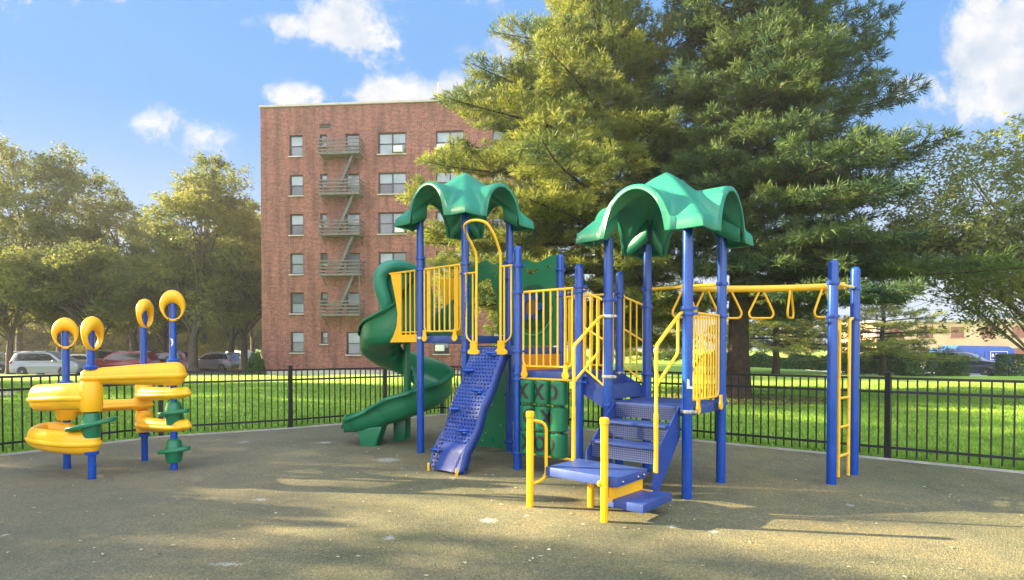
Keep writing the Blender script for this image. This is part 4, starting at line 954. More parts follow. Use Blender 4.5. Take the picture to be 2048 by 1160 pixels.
    for r in range(5):
        zf = rows[r] - 1.66; m = MB()
        m.box(((x0 + x1) / 2, -D / 2, zf), (x1 - x0, D, .10))
        for x in (x0 + .1, x1 - .1): m.beam((x, -.02, zf - .55), (x, -D + .1, zf - .05), .05, .05)
        m.box(((x0 + x1) / 2, -D, zf + .0), (x1 - x0, .05, .16)); fe = m.build('fire_escape_balcony', FEM, root, zero, smooth=False); fes.append(fe)
    for r in range(5):
        zf = rows[r] - 1.66; m = MB()
        for q in range(4):
            z = zf + .22 + q * .24
            m.box(((x0 + x1) / 2, -D, z), (x1 - x0 + .04, .04, .095))
            for x in (x0, x1): m.box((x, -D / 2, z), (.04, D, .095))
        for x in (x0, x0 + (x1 - x0) / 3, x0 + 2 * (x1 - x0) / 3, x1): m.box((x, -D + .03, zf + .5), (.04, .04, 1.0))
        m.build('railing', FEM, fes[r], zero, smooth=False)
    sa, sb = fx(713, 400)[0], fx(680, 400)[0]
    for r in range(4):
        m = MB(); zt = rows[r] - 1.7; zb = rows[r + 1] - 1.60
        for y in (-.32, -.72):
            m.beam((sa, y, zt), (sb, y, zb), .05, .17)
            m.beam((sa - .05, y, zt + .55), (sb, y, zb + .75), .03, .03)
        for k in range(11):
            t = (k + .5) / 11; m.box((sa + (sb - sa) * t, -.52, zt + (zb - zt) * t), (.24, .38, .05))
        m.build('stair_ladder', FEM, fes[r], zero, smooth=False)
    m = MB(); m.box((x1 - .02, -D + .02, rows[4] + .1), (.05, .05, 2.4)); m.build('hanger', FEM, fe, zero, smooth=False)
building()
# ------------------------------------------------------------------ beige building far right
def beige():
    root = thing('beige_building', 'long low beige building with reddish windows behind the blue truck body', 'building', (87.5, 88, 0))
    BG = mat('beige_stucco', (.62, .44, .29), .9, .2, var=.12, vscale=.3); RW = mat('reddish_panel', (.30, .10, .07), .5, var=.2)
    m = MB(); xs_ = [-31 + k * 4.6 for k in range(14)]
    holes = [[(x, .2 + fl * 3.2), (x + 2, .2 + fl * 3.2), (x + 2, 1.75 + fl * 3.2), (x, 1.75 + fl * 3.2)] for x in xs_ for fl in (0, 1)]
    m.mesh(plate([[(-33, -.6), (33, -.6), (33, 7.6), (-33, 5.6)]] + holes, .3), frame((0, 0, 0), (1, 0, 0), (0, 0, 1))); m.box((0, 6, 2.5), (66, 11.6, 6.0)); m.build('wall', BG, root, (0, 0, 0), smooth=False)
    m = MB(); m.box((0, 5.8, 5.75), (67, 13, .3)); m.build('roof', CONC, root, (0, 0, 0), smooth=False)
    for x in xs_:
        for fl in (0, 1): m = MB(); m.box((x + 1, .0, .975 + fl * 3.2), (2.0, .06, 1.55)); m.box((x + 1, -.05, .975 + fl * 3.2), (.08, .06, 1.55)); m.box((x + 1, -.19, .13 + fl * 3.2), (2.2, .16, .1)); m.build('window', RW, root, (0, 0, 0), smooth=False)
beige()
# ------------------------------------------------------------------ cars
TYR = mat('tyre_rubber', (.015, .015, .016), .8); RIM = mat('alloy_rim', (.42, .43, .45), .3, metal=.7)
CGL = mat('car_glass', (.018, .022, .028), .05, .9); HLM = mat('headlamp_glass', (.6, .62, .65), .12, .8); TLM = mat('tail_lamp', (.35, .01, .012), .2, .8)
PLT = mat('plate_white', (.7, .7, .7), .5)
def paint(name, c, metal=.25):
    m = mat(name, c, .28, .6, metal=metal); m.node_tree.nodes['Principled BSDF'].inputs['Coat Weight'].default_value = .8; m.node_tree.nodes['Principled BSDF'].inputs['Coat Roughness'].default_value = .06; return m
def car(name, label, paintm, loc, rz, kind='suv', group=None, sc=1.0, simple=False):
    root = thing(name, label, 'car', loc, rz, group); root.scale = (sc, sc, sc); z0 = (0, 0, 0)
    if kind == 'suv':
        L2, H, belt, Wd = 2.35, 1.70, 1.05, 1.86
        top = [(2.33, .62), (2.24, .92), (1.95, 1.03), (1.10, 1.14), (.42, 1.60), (.05, 1.68), (-.9, 1.71), (-1.85, 1.66), (-2.05, 1.55), (-2.27, 1.08), (-2.34, .95), (-2.35, .5)]
        gls = [(.98, 1.12), (.36, 1.54), (.02, 1.60), (-.9, 1.63), (-1.78, 1.57), (-2.02, 1.12)]; pill = (-.95, -.15)
        ws = [(1.06, 1.14), (.46, 1.58)]; rw = [(-2.10, 1.48), (-2.26, 1.10)]
    else:
        L2, H, belt, Wd = 2.3, 1.44, .95, 1.80
        top = [(2.28, .55), (2.2, .78), (1.9, .88), (1.0, .98), (.35, 1.36), (-.1, 1.44), (-.8, 1.42), (-1.55, 1.06), (-2.1, 1.0), (-2.28, .9), (-2.3, .45)]
        gls = [(.86, .98), (.30, 1.31), (-.1, 1.36), (-.75, 1.34), (-1.35, 1.02)]; pill = (-.35, -.3)
        ws = [(.95, .99), (.40, 1.34)]; rw = [(-.85, 1.40), (-1.5, 1.07)]
    def wa(cx, r=.40): return [(cx + r * math.cos(t), .34 + r * math.sin(t)) for t in np.linspace(math.pi, 0, 9)]
    wx = (-1.42, 1.42)
    out = [(-2.3, .30)] + [(wx[0] - .40, .28)] + wa(wx[0]) + [(wx[0] + .40, .26)] + [(wx[1] - .40, .26)] + wa(wx[1]) + [(wx[1] + .40, .28), (2.26, .32)] + top
    def tap(V, extra=0):
        r = []
        for p in V:
            y = p.y; z = p.z
            if z > belt: y *= 1 - .24 * (z - belt) / (H - belt)
            e = abs(p.x) / L2; y *= 1 - .14 * max(0, e - .72) / .28
            r.append(Vector((p.x, y, z)))
        return r
    fr = frame((0, 0, 0), (1, 0, 0), (0, 0, 1))
    def ext(ol, w, nm, mt, par, bev=0.0):
        me = plate([ol], w - 2 * bev, bev); m = MB(); m.mesh(me, fr); m.v = [tuple(q) for q in tap([Vector(q) for q in m.v])]; return m.build(nm, mt, par, z0, ang=50)
    body = ext(out, Wd, 'body', paintm, root, .05)
    for sg in (-1, 1):
        m = MB(); me = plate([gls], .012); m.mesh(me, frame((0, sg * (Wd / 2 + .004), 0), (1, 0, 0), (0, 0, 1))); m.v = [tuple(q) for q in tap([Vector(q) for q in m.v])]; gl = m.build('side_window', CGL, body, z0, smooth=False)
    for (a, b), nm in ((ws, 'windscreen'), (rw, 'rear_window')):
        m = MB(); w0 = Wd * .41; w1 = Wd * .36; dx = .02 if a[0] > 0 else -.02
        m.add([(a[0] + dx, -w0 if nm == 'windscreen' else -w1, a[1] + .012), (a[0] + dx, w0 if nm == 'windscreen' else w1, a[1] + .012), (b[0] + dx, w1 if nm == 'windscreen' else w0, b[1] + .012), (b[0] + dx, -w1 if nm == 'windscreen' else -w0, b[1] + .012)], [(0, 1, 2, 3)]); ob = m.build(nm, CGL, body, z0, smooth=False); s = ob.modifiers.new('t', 'SOLIDIFY'); s.thickness = .01
    for x in wx:
        for sg in (-1, 1):
            A = Matrix.Rotation(R(90), 3, 'X'); m = MB(); y = sg * (Wd / 2 - .12)
            m.lathe([(.20, -.11), (.33, -.11), (.345, -.08), (.345, .08), (.33, .11), (.20, .11)], (x, y, .345), 20, A); w = m.build('wheel', TYR, root, z0)
            m = MB(); m.lathe([(.02, -.10), (.05, -.115), (.19, -.09), (.215, -.115), (.215, .115), (.19, .09), (.05, .115), (.02, .10)], (x, y, .345), 14, A); m.build('rim', RIM, w, z0)
    for sg in (-1, 1):
        m = MB(); m.ball((L2 - .17, sg * .66, .80 if kind == 'suv' else .70), (.17, .19, .075), 10, 6); m.build('headlight', HLM, body, z0)
        m = MB(); m.ball((-L2 + .10, sg * .74, .98 if kind == 'suv' else .86), (.10, .15, .12), 10, 6); m.build('tail_light', TLM, body, z0)
        m = MB(); m.ball((.80, sg * (Wd / 2 + .07), belt + .06), (.07, .10, .06), 8, 6); m.build('mirror', paintm, body, z0)
    m = MB(); m.box((L2 - .02, 0, .58), (.06, 1.15, .22)); m.build('grille', BLK, body, z0, smooth=False)
    m = MB(); m.box((L2 + .02, 0, .56), (.02, .34, .12)); m.build('number_plate', PLT, body, z0, smooth=False)
    if kind == 'suv':
        m = MB()
        for sg in (-1, 1): m.tube([(.0, sg * .62, 1.70), (.0, sg * .62, 1.75), (-1.7, sg * .62, 1.73), (-1.75, sg * .62, 1.68)], .02, 6)
        m.build('roof_rail', RIM if not simple else BLK, body, z0)
    return root
P_SIL = paint('silver_paint', (.19, .21, .28)); P_BLK = paint('black_car_paint', (.02, .022, .028)); P_RED = paint('dark_red_paint', (.17, .008, .02)); P_MAR = paint('maroon_paint', (.10, .012, .018))
P_WHT = paint('white_paint', (.62, .63, .65), 0); P_GRY = paint('blue_grey_paint', (.12, .13, .18)); P_NAV = paint('dark_blue_grey_paint', (.035, .045, .065))
GRP = 'cars parked in the lot behind the lawn'
def lot(px, Y): p = at(px, 700, Y); return (p.x, Y, -.31)
car('parked_car', 'silver SUV nearest the left edge of the lot facing right with red tail lights', P_SIL, lot(104, 42.3), R(2), 'suv', GRP)
car('parked_car', 'black SUV cut off by the left edge of the photo', P_BLK, lot(-18, 48), R(4), 'suv', GRP)
car('parked_car', 'dark SUV with roof rails parked right behind the silver SUV', P_NAV, lot(75, 50), R(3), 'suv', GRP)
car('parked_car', 'white sedan peeking out between the silver SUV and the dark red SUV', P_WHT, lot(172, 53), R(8), 'sedan', GRP)
car('parked_car', 'black SUV standing behind the dark red SUV', P_BLK, lot(232, 54), R(20), 'suv', GRP)
car('parked_car', 'dark red SUV parked between the two pairs of looped yellow tops', P_RED, lot(247, 46), R(184), 'suv', GRP)
car('parked_car', 'maroon SUV behind the tallest blue post of the trough maze', P_MAR, lot(328, 50), R(182), 'suv', GRP)
car('parked_car', 'dark maroon sedan half hidden behind a thick tree trunk', P_MAR, lot(376, 55), R(30), 'sedan', GRP)
car('parked_car', 'blue grey crossover parked just right of the thick tree trunk', P_GRY, lot(428, 53), R(172), 'suv', GRP, .92)
car('parked_car', 'white SUV farthest right in the lot near the brick building', P_WHT, lot(470, 63), R(150), 'suv', GRP)
p = at(1932, 700, 44.5); car('parked_car', 'dark blue SUV facing the lawn between two clipped hedge blocks', P_NAV, (p.x, p.y, -.39), R(-52), 'suv', None)
# blue truck body with its sign
def truck():
    p = at(1952, 700, 60); root = thing('box_truck', 'blue truck body with a ROYAL sign standing behind the dark blue SUV', 'truck', (p.x, p.y, -.39), 0); z0 = (0, 0, 0)
    TB = mat('truck_blue', (.03, .10, .42), .35, var=.15, vscale=1)
    m = MB(); m.mesh(plate([[(-3.0, .6), (3.0, .6), (3.0, 1.95), (2.4, 2.25), (-2.6, 2.35), (-3.0, 2.0)]], 2.2, .03), frame((0, 0, 0), (1, 0, 0), (0, 0, 1))); b = m.build('body', TB, root, z0, ang=40)
    m = MB(); m.mesh(plate([[(-3.0, 0), (-4.2, 0), (-4.2, .8), (-3.9, 1.6), (-3.0, 1.6)]], 2.0, .03), frame((0, 0, .45), (1, 0, 0), (0, 0, 1))); m.build('cab', TB, root, z0, ang=40)
    for k in range(7): m = MB(); m.box((-2.7 + k * .9, -1.15, 1.2), (.06, .06, 1.1)); m.build('rib', TB, b, z0, smooth=False)
    m = MB(); m.box((1.35, -1.20, 1.36), (1.75, .04, .86)); sg = m.build('sign', mat('sign_white', (.75, .76, .8), .5), b, z0, smooth=False)
    # the sign's field and letters
    m = MB(); m.box((1.35, -1.225, 1.36), (1.62, .02, .74)); m.mesh(text_mesh('ROYAL', .44, .01), frame((1.35, -1.245, 1.36), (1, 0, 0), (0, 0, 1)))
    root2 = m
    m = MB(); m.box((1.35, -1.225, 1.36), (1.62, .02, .74)); m.build('sign_field', mat('sign_navy', (.02, .03, .22), .5), b, z0, smooth=False)
    m = MB(); m.mesh(text_mesh('ROYAL', .48, .012, .01), frame((1.35, -1.243, 1.36), (1, 0, 0), (0, 0, 1))); m.build('lettering', mat('letter_white', (.85, .85, .85), .5), b, z0, smooth=False)
    for x in (-3.6, 1.4, 2.3):
        for s in (-1, 1): m = MB(); m.lathe([(.2, -.13), (.44, -.13), (.46, 0), (.44, .13), (.2, .13)], (x, s * .95, .46), 18, Matrix.Rotation(R(90), 3, 'X')); m.build('wheel', TYR, root, z0)
truck()
# ------------------------------------------------------------------ foliage
def leafmat(name, c0, c1, trans=.35, scale=.6, rough=.6):
    return mat(name, c0, rough, .3, col2=c1, vscale=scale, trans=trans)
PINE = leafmat('pine_needles', (.018, .058, .036), (.12, .175, .045), .42, .7)
PINE2 = leafmat('pine_needles_pale', (.03, .08, .038), (.30, .32, .05), .45, .8)
LEAF1 = leafmat('summer_leaves', (.06, .10, .03), (.26, .26, .06), .47, .25)
LEAF2 = leafmat('sunlit_yellow_leaves', (.15, .17, .02), (.40, .34, .03), .5, .3)  # glow of sun through the leaves is put into this yellow
LEAF3 = leafmat('thin_leaves', (.08, .12, .04), (.24, .27, .09), .45, .5)
SHR = leafmat('hedge_leaves', (.028, .075, .022), (.08, .15, .035), .25, 1.5)
def pine(name, label, loc, H, tr, Rfun, z0c, seed, lean=(0, 0), mt=PINE, nl=.25, dens=1.3, wh=.52, base=0.0):
    rs_ = np.random.RandomState(seed); root = thing(name, label, 'pine tree', loc); zz0 = (0, 0, 0)
    def axis(z): t = z / H; return Vector((lean[0] * t * t, lean[1] * t * t, z))
    m = MB(); P_ = [axis(H * k / 14) + Vector((rs_.randn() * .03, rs_.randn() * .03, 0)) * (k > 0) for k in range(15)]; P_[0].z = -.1
    m.tube(P_, tr, 12, taper=lambda t: tr * (1.35 - .35 * min(1, t * 14)) * (1 - t) ** .8 + .02 if t < .999 else .01)
    tp = []; td = []
    z = z0c; br = MB()
    while z < H * .985:
        nb = rs_.randint(4, 7); a0 = rs_.rand() * 6.28
        for b in range(nb):
            az = a0 + b * 6.283 / nb + rs_.randn() * .25; zb = z + rs_.randn() * .12; L = Rfun(zb, az) * (.75 + .4 * rs_.rand())
            L *= 1 + .32 * math.sin(az * 3 + zb * 1.7 + seed) * math.sin(zb * 1.1 + seed)
            L = min(L, 7.5 if math.cos(az) < 0 else 9)
            if L < .25 or rs_.rand() < .06: continue
            s = axis(zb); dh = Vector((math.cos(az), math.sin(az), 0)); rise = .04 + .30 * (zb / H) ** 2; dr = rs_.uniform(-.03, .05)
            def bp(t): return s + dh * (L * t) + Vector((0, 0, L * (rise * t - (.30 - .15 * zb / H) * t * t + .16 * t ** 3) + dr * L * t)) + Vector((-dh.y, dh.x, 0)) * (math.sin(t * 3 + b) * .06 * L)
            pts = [bp(t) for t in np.linspace(0, 1, 7)]; r0 = .012 + .011 * L
            br.tube(pts, r0, 5, cap=False, taper=lambda t: r0 * (1 - .85 * t))
            dd = L * .14; sgn = 1
            step = .30 / dens
            while dd < L:
                t = dd / L; p = bp(t); tg = (bp(min(1, t + .03)) - bp(t - .03)).normalized(); sgn = -sgn
                side = Vector((-tg.y, tg.x, 0)).normalized() * sgn; sl = min(1.7, (L - dd) * .62 + .22) * (.7 + .6 * rs_.rand())
                d2 = (side * (.75 + .2 * rs_.rand()) + tg * .62 + Vector((0, 0, rs_.uniform(-.12, .22)))).normalized()
                if t > .10:
                    if sl > .5: br.tube([p, p + d2 * sl * .5 + Vector((0, 0, .02)), p + d2 * sl], .008, 3, cap=False)
                    q = .12
                    while q < sl:
                        if not (t < .3 and q < .3 and rs_.rand() < .6):
                            c = p + d2 * q + Vector((0, 0, .10 * (q / sl) ** 2)) + Vector(rs_.randn(3) * .035); tp.append(c); td.append((d2 + Vector((0, 0, .45 + .25 * rs_.randn())) + Vector(rs_.randn(3) * .35)).normalized())
                            if q > sl * .35 and rs_.rand() < .75:
                                s3 = (d2.cross(Vector((0, 0, 1))).normalized() * (1 if rs_.rand() < .5 else -1)); c2 = c + s3 * rs_.uniform(.08, .22) + Vector((0, 0, rs_.uniform(-.02, .08))); tp.append(c2); td.append((d2 * .5 + s3 + Vector((0, 0, .35))).normalized())
                        q += .145 / dens
                dd += step * (.75 + .5 * rs_.rand())
            tp.append(bp(1)); td.append((bp(1) - bp(.95)).normalized() + Vector((0, 0, .3)))
        z += wh * (.75 + .5 * rs_.rand())
    m.v and m.build('trunk', BARK, root, zz0)
    bo = br.build('branches', BARK, root, zz0, ang=180)
    C = np.array([tuple(c) for c in tp]); Dn = np.array([tuple(d) for d in td]); Dn /= np.linalg.norm(Dn, axis=1)[:, None]; n = len(C); K = 15
    # every tuft is a brush of thin needles
    Cr = np.repeat(C, K, 0); Dr = np.repeat(Dn, K, 0); N_ = len(Cr)
    d = Dr + rs_.randn(N_, 3) * .62; d /= np.linalg.norm(d, axis=1)[:, None]
    Ls = nl * (.7 + .6 * rs_.rand(N_, 1)); off = Dr * (rs_.rand(N_, 1) * .10 - .05)
    sd2 = np.cross(d, rs_.randn(N_, 3)); sd2 /= np.linalg.norm(sd2, axis=1)[:, None]; w = .015 + .011 * rs_.rand(N_, 1)
    a = Cr + off; V = np.empty((N_, 3, 3)); V[:, 0] = a - sd2 * w * .4; V[:, 1] = a + d * Ls * .6 + sd2 * w; V[:, 2] = a + d * Ls - sd2 * w * .3
    tri_mesh('crown', V.reshape(-1, 3), mt, root)
    return root, N_
def rf2(zb, az):       # big right-hand pine
    c = math.cos(az); right = max(0, c) ** .7; left = max(0, -c)
    k = min(1, max(0, (zb - 1.6) / 1.4)); topk = max(0.0, min(1, (21 - zb) / 8))
    base = 3.3 + 2.1 * right - .5 * left
    if zb < 6: base = 3.2 + 3.2 * right - 1.0 * left
    return (base - (.6 if zb > 10.5 else 0) - (1.3 * right if zb > 9 else 0)) * topk ** .7 * (.55 + .45 * k) * (1 + .13 * math.sin(zb * 2.3 + az))
p2, n2 = pine('pine_tree', 'tallest pine on the right with a dark crown reaching past the top of the photo', (7.55, 19.6, 0), 20.5, .33, rf2, 3.2, 11, lean=(.6, 0))
def rf1(zb, az):       # left pine in front of the building
    c = math.cos(az); left = max(0, -c) ** .6; right = max(0, c)
    topk = max(0.0, min(1, (15.6 - zb) / 7.0)) ** .62
    b = 4.2 + 2.6 * left - .7 * right
    if 5.6 < zb <= 8.2: b += 1.7 * left
    if zb > 8.2: b = 4.9 + (2.9 if zb < 10.5 else .9) * left - .8 * right
    return b * topk * (.75 + .25 * min(1, zb / 5)) * (1 + .12 * math.sin(zb * 2.9 + az * 2))
p1, n1_ = pine('pine_tree', 'broad pine in front of the brick building with sunlit yellow green boughs', (3.4, 22.4, 0), 15.8, .28, rf1, 2.2, 4, lean=(-.3, 0), mt=PINE2)
def rf3(zb, az): return max(.2, 5.2 * (1 - (zb / 7.0) ** 1.6))
p = at(1551, 740, 37); p3, n3 = pine('pine_tree', 'small pale pine on the far lawn with a short bare trunk', (p.x, p.y, .1), 7.2, .20, rf3, 1.7, 21, mt=PINE2, nl=.22, dens=.75, wh=.5)
def rf5(zb, az): return max(.2, 4.4 * (1 - (zb / 5.6) ** 2))
p = at(1765, 740, 36); p5, n5 = pine('pine_tree', 'low wide pale pine just right of the ladder posts with boughs near the lawn', (p.x, p.y, 0), 5.8, .16, rf5, 1.15, 44, mt=PINE2, nl=.22, dens=.75, wh=.42)
def rf4(zb, az): return max(.2, 4.6 * (1 - (zb / 9.5) ** 1.4))
p = at(1300, 740, 34); p4, n4 = pine('pine_tree', 'low dense pine filling the gap between the two arched roofs', (p.x, p.y, 0), 9.5, .2, rf4, 1.2, 33, mt=PINE, nl=.22, dens=.7, wh=.5)
print('needles', n1_, n2, n3, n4)
def broadleaf(name, label, loc, crown, th, tr, seed, mt, nclump=70, per=520, ls=.17, rc=1.25, flat=.62, group=None, cat='tree', limbs=34, bark=BARKG, shell=.45, aspect=.55, lean=0.0, twigs=0):
    "crown = (cx, cy, cz, rx, ry, rz) in the tree's own space"
    rs_ = np.random.RandomState(seed); root = thing(name, label, cat, loc, 0, group); cx, cy, cz, rx, ry, rz = crown; zz0 = (0, 0, 0)
    cl = []
    while len(cl) < nclump:
        d = rs_.randn(3); d /= np.linalg.norm(d); r = shell + (1 - shell) * rs_.rand() ** .6; r *= 1 + .22 * math.sin(d[0] * 5 + seed) * math.cos(d[2] * 4 + d[1] * 3 + seed)
        cl.append((cx + d[0] * rx * r, cy + d[1] * ry * r, cz + d[2] * rz * r))
    cl = np.array(cl)
    if th > 0:
        m = MB(); top = Vector((cx * .5 + lean, cy * .5, cz - rz * .15)); fork = Vector((cx * .15 + lean * .5, cy * .15, th))
        P_ = crom([(0, 0, -.15), (rs_.randn() * .05, 0, th * .5), fork, (fork + top) / 2 + Vector((rs_.randn() * .3, rs_.randn() * .3, 0)), top], 4)
        m.tube(P_, tr, 10, taper=lambda t: tr * (1.3 - .3 * min(1, t * 8)) * (1 - .75 * t)); m.build('trunk', bark, root, zz0)
        m = MB(); idx = rs_.permutation(nclump)[:limbs]
        for i in idx:
            c = Vector(cl[i]); f = rs_.uniform(.35, .95); s = P_[int(f * (len(P_) - 1))]; s = s if c.z > s.z - 1 else P_[int(.4 * (len(P_) - 1))]
            L = (c - s).length; mid = s.lerp(c, .5) + Vector((rs_.randn() * .08 * L, rs_.randn() * .08 * L, .08 * L)); r0 = tr * (.16 + .16 * rs_.rand())
            pts = crom([s, mid, c], 4); m.tube(pts, r0, 6, cap=False, taper=lambda t: r0 * (1 - .8 * t))
            for q in range(3 + twigs):
                e = c + Vector(rs_.randn(3)) * rc * .6; b0 = pts[rs_.randint(2, len(pts) - 1)]; m.tube([b0, b0.lerp(e, .5) + Vector(rs_.randn(3)) * .12, e], r0 * .3, 4, cap=False, taper=lambda t: r0 * .3 * (1 - .7 * t))
        m.build('branches', bark, root, zz0, ang=180)
    N_ = nclump * per; ci = np.repeat(np.arange(nclump), per); rad = rc * (.6 + .8 * rs_.rand(nclump))
    # twig-borne sprays: leaves gather on short lines inside every clump
    ns = per // 12 + 1; sprc = rs_.randn(nclump, ns, 3); sprc /= np.linalg.norm(sprc, axis=2)[..., None] + 1e-6; sprc *= (rs_.rand(nclump, ns, 1) ** .45)
    sprd = sprc + rs_.randn(nclump, ns, 3) * .5; sprd /= np.linalg.norm(sprd, axis=2)[..., None]
    si = rs_.randint(0, ns, N_); p = sprc[ci, si] * np.array([1, 1, flat]) * rad[ci][:, None] + sprd[ci, si] * (rs_.rand(N_, 1) - .3) * rc * .55 * np.array([1, 1, .7]) + rs_.randn(N_, 3) * ls * .5
    c = cl[ci] + p
    u = rs_.randn(N_, 3); u[:, 2] *= .6; u /= np.linalg.norm(u, axis=1)[:, None]; w = np.cross(u, rs_.randn(N_, 3)); w /= np.linalg.norm(w, axis=1)[:, None]
    s = ls * (.6 + .8 * rs_.rand(N_, 1)) * .5; V = np.empty((N_, 4, 3)); V[:, 0] = c - u * s; V[:, 1] = c + w * s * aspect; V[:, 2] = c + u * s; V[:, 3] = c - w * s * aspect
    tri_mesh('crown', V.reshape(-1, 3), mt, root, nv=4); return root
G1 = 'leafy trees beyond the parking lot'
Tz = -.31
def tl(px, Y): q = at(px, 700, Y); return (q.x, q.y, Tz)
ta = broadleaf('broadleaf_tree', 'tall leafy tree at the left edge of the photo with a rounded top', tl(40, 52), (0.5, 0, 13.2, 5.6, 5.0, 6.6), 4.6, .34, 1, LEAF1, nclump=95, per=520, ls=.22, rc=1.3, group=G1)
tb = broadleaf('broadleaf_tree', 'tall leafy tree rising highest just left of the brick building', tl(385, 47), (.8, 1.0, 11.4, 4.6, 4.6, 5.9), 3.6, .42, 2, LEAF1, nclump=90, per=520, ls=.20, rc=1.2, group=G1)
tc_ = broadleaf('broadleaf_tree', 'dark low crowned tree between the two tall leafy trees', tl(190, 47), (0, 0, 7.0, 5.4, 4.4, 3.6), 3.0, .30, 3, LEAF1, nclump=80, per=520, ls=.20, rc=1.2, group=G1)
td_ = broadleaf('broadleaf_tree', 'sunlit yellow tree showing low between the dark trunks', tl(250, 80), (0, 0, 6.6, 7, 5, 6.6), 2.6, .3, 4, LEAF2, nclump=90, per=420, ls=.30, rc=1.7, group=G1)
def cp(src, label, loc, rz, sc, group=G1):
    o = copy_tree(src); o.location = loc; o.rotation_euler = (0, 0, rz); o.scale = (sc, sc, sc); o['label'] = label
    if group: o['group'] = group
    elif 'group' in o: del o['group']
    return o
cp(tb, 'leafy tree with a lower top behind the short pair of looped tops', tl(268, 57), 2.0, 1.0)
cp(tc_, 'dark tree whose boughs hang low at the left edge of the lot', tl(20, 45), 1.2, .95)
cp(tc_, 'dark leafy tree right beside the left corner of the brick building', tl(487, 50), 3.4, 1.12)
cp(tb, 'slender tree behind the parked white sedan', tl(118, 60), 4.4, .74)
cp(ta, 'tree partly behind the left corner of the brick building', tl(505, 66), 2.6, .86)
cp(tb, 'leafy tree filling the gap beside the brick building', tl(462, 57), 5.6, .92)
cp(tc_, 'shady tree right behind the maroon SUV', tl(330, 58), 5.1, 1.0)
for k, (px, Y, rz, s, lb) in enumerate(((60, 84, .5, 1.0, 'yellow sunlit tree low behind the silver SUV'), (150, 92, 1.7, 1.15, 'yellow sunlit tree seen between trunks above the white sedan'), (360, 86, 2.9, 1.05, 'yellow sunlit tree glowing behind the tallest looped top'),
                                 (450, 95, 4.0, 1.15, 'yellow sunlit tree above the blue grey crossover'), (-60, 90, 5.0, 1.1, 'yellow sunlit tree at the left end of the back row'), (200, 75, 3.2, .8, 'yellow sunlit tree straight above the white sedan roof'), (300, 78, 4.4, .85, 'yellow sunlit tree behind the maroon SUV'), (410, 76, 5.6, .8, 'yellow sunlit tree between the thick trunk and the brick building'), (10, 78, 2.2, .9, 'yellow sunlit tree low at the left edge of the photo'), (545, 90, .2, 1.0, 'yellow sunlit tree hidden by the brick building'))):
    cp(td_, lb, tl(px, Y), rz, s)
for k, (px, Y, rz, s_, lb) in enumerate(((1345, 112, .5, .62, 'far tree seen under the boughs left of the big pine trunk'), (1470, 118, 2.1, .6, 'far tree low behind the big pine trunk'), (1600, 110, 3.3, .55, 'far tree behind the small pale pine'), (1700, 120, 4.2, .62, 'far tree beside the end of the beige building'), (1240, 120, 5.2, .6, 'far tree low behind the blue steps'))):
    cp(td_, lb, (at(px, 700, Y).x, Y, -.1), rz, s_, None)
# trees of the same row that stand outside the picture on the left and shade the playground
def shade(t, w, sc, src, rz, lb):
    x, y = -.985 * t + .17 * w, .17 * t + .985 * w
    cp(src, lb, (x, y, 0), rz, sc, 'trees left of the playground')
for k, (t, w, sc, src, lb) in enumerate(((30, 11.1, .80, ta, 'tree left of the playground fourth from the near end'), (25, .6, .82, tb, 'tree left of the playground third from the near end'), (24, -3.6, .80, ta, 'tree left of the playground second from the near end'),
                                     (40, 16, .82, ta, 'tree left of the playground fifth from the near end'), (26, -12, .82, ta, 'tree left of the playground at the near end'), (37, -1.2, .86, ta, 'tree left of the playground in the outer line'),
                                     (50, 22, .95, tb, 'tree left of the playground at the far end of the row'), (38, 10.9, .86, tb, 'tree left of the playground in the middle of the outer line'))):
    shade(t, w, sc, src, k * 1.3, lb)
# thin leaved tree on the right
broadleaf('broadleaf_tree', 'airy small leaved tree with thin twigs at the right edge of the photo', (15.6, 17.2, 0), (-.5, 0, 5.05, 4.1, 3.6, 2.85), 1.8, .15, 8, LEAF3, nclump=135, per=330, ls=.12, rc=.85, flat=.55, limbs=60, aspect=.42, twigs=1, shell=.15, bark=mat('pale_bark', (.16, .14, .11), .9, .2, var=.3))
# shrubs and hedges
def shrub(name, label, loc, size, seed, box=False, n=9000, ls=.07, mt=SHR, cat='shrub'):
    rs_ = np.random.RandomState(seed); root = thing(name, label, cat, loc); sx, sy, sz = size
    if box:
        f = rs_.randint(0, 5, n); P = rs_.rand(n, 3) - .5
        for a_ in range(3):
            P[f == a_, a_ % 3] = np.where(rs_.rand((f == a_).sum()) < .5, -.5, .5)
        P[f >= 3, 2] = .5; P = P * np.array([sx, sy, sz]) + rs_.randn(n, 3) * .035; P[:, 2] += sz / 2
    else:
        d = rs_.randn(n, 3); d /= np.linalg.norm(d, axis=1)[:, None]; d[:, 2] = np.abs(d[:, 2]); r = .72 + .28 * rs_.rand(n, 1); r *= 1 + .12 * np.sin(d[:, :1] * 7 + seed) * np.cos(d[:, 1:2] * 6) + .06 * np.sin(d[:, 2:] * 13)
        P = d * r * np.array([sx / 2, sy / 2, sz])
    u = rs_.randn(n, 3); u /= np.linalg.norm(u, axis=1)[:, None]; w = np.cross(u, rs_.randn(n, 3)); w /= np.linalg.norm(w, axis=1)[:, None]; s = ls * (.6 + .8 * rs_.rand(n, 1)) / 2 * 1.6
    V = np.empty((n, 4, 3)); V[:, 0] = P - u * s; V[:, 1] = P + w * s * .6; V[:, 2] = P + u * s; V[:, 3] = P - w * s * .6
    tri_mesh('foliage', V.reshape(-1, 3), mt, root, nv=4)
    m = MB()
    for k in range(5): a = k * 1.25; m.tube([(0, 0, -.05), (math.cos(a) * sx * .15, math.sin(a) * sy * .15, sz * .4), (math.cos(a) * sx * .25, math.sin(a) * sy * .25, sz * .75)], .03, 5)
    m.build('stem', BARK, root, (0, 0, 0)); return root
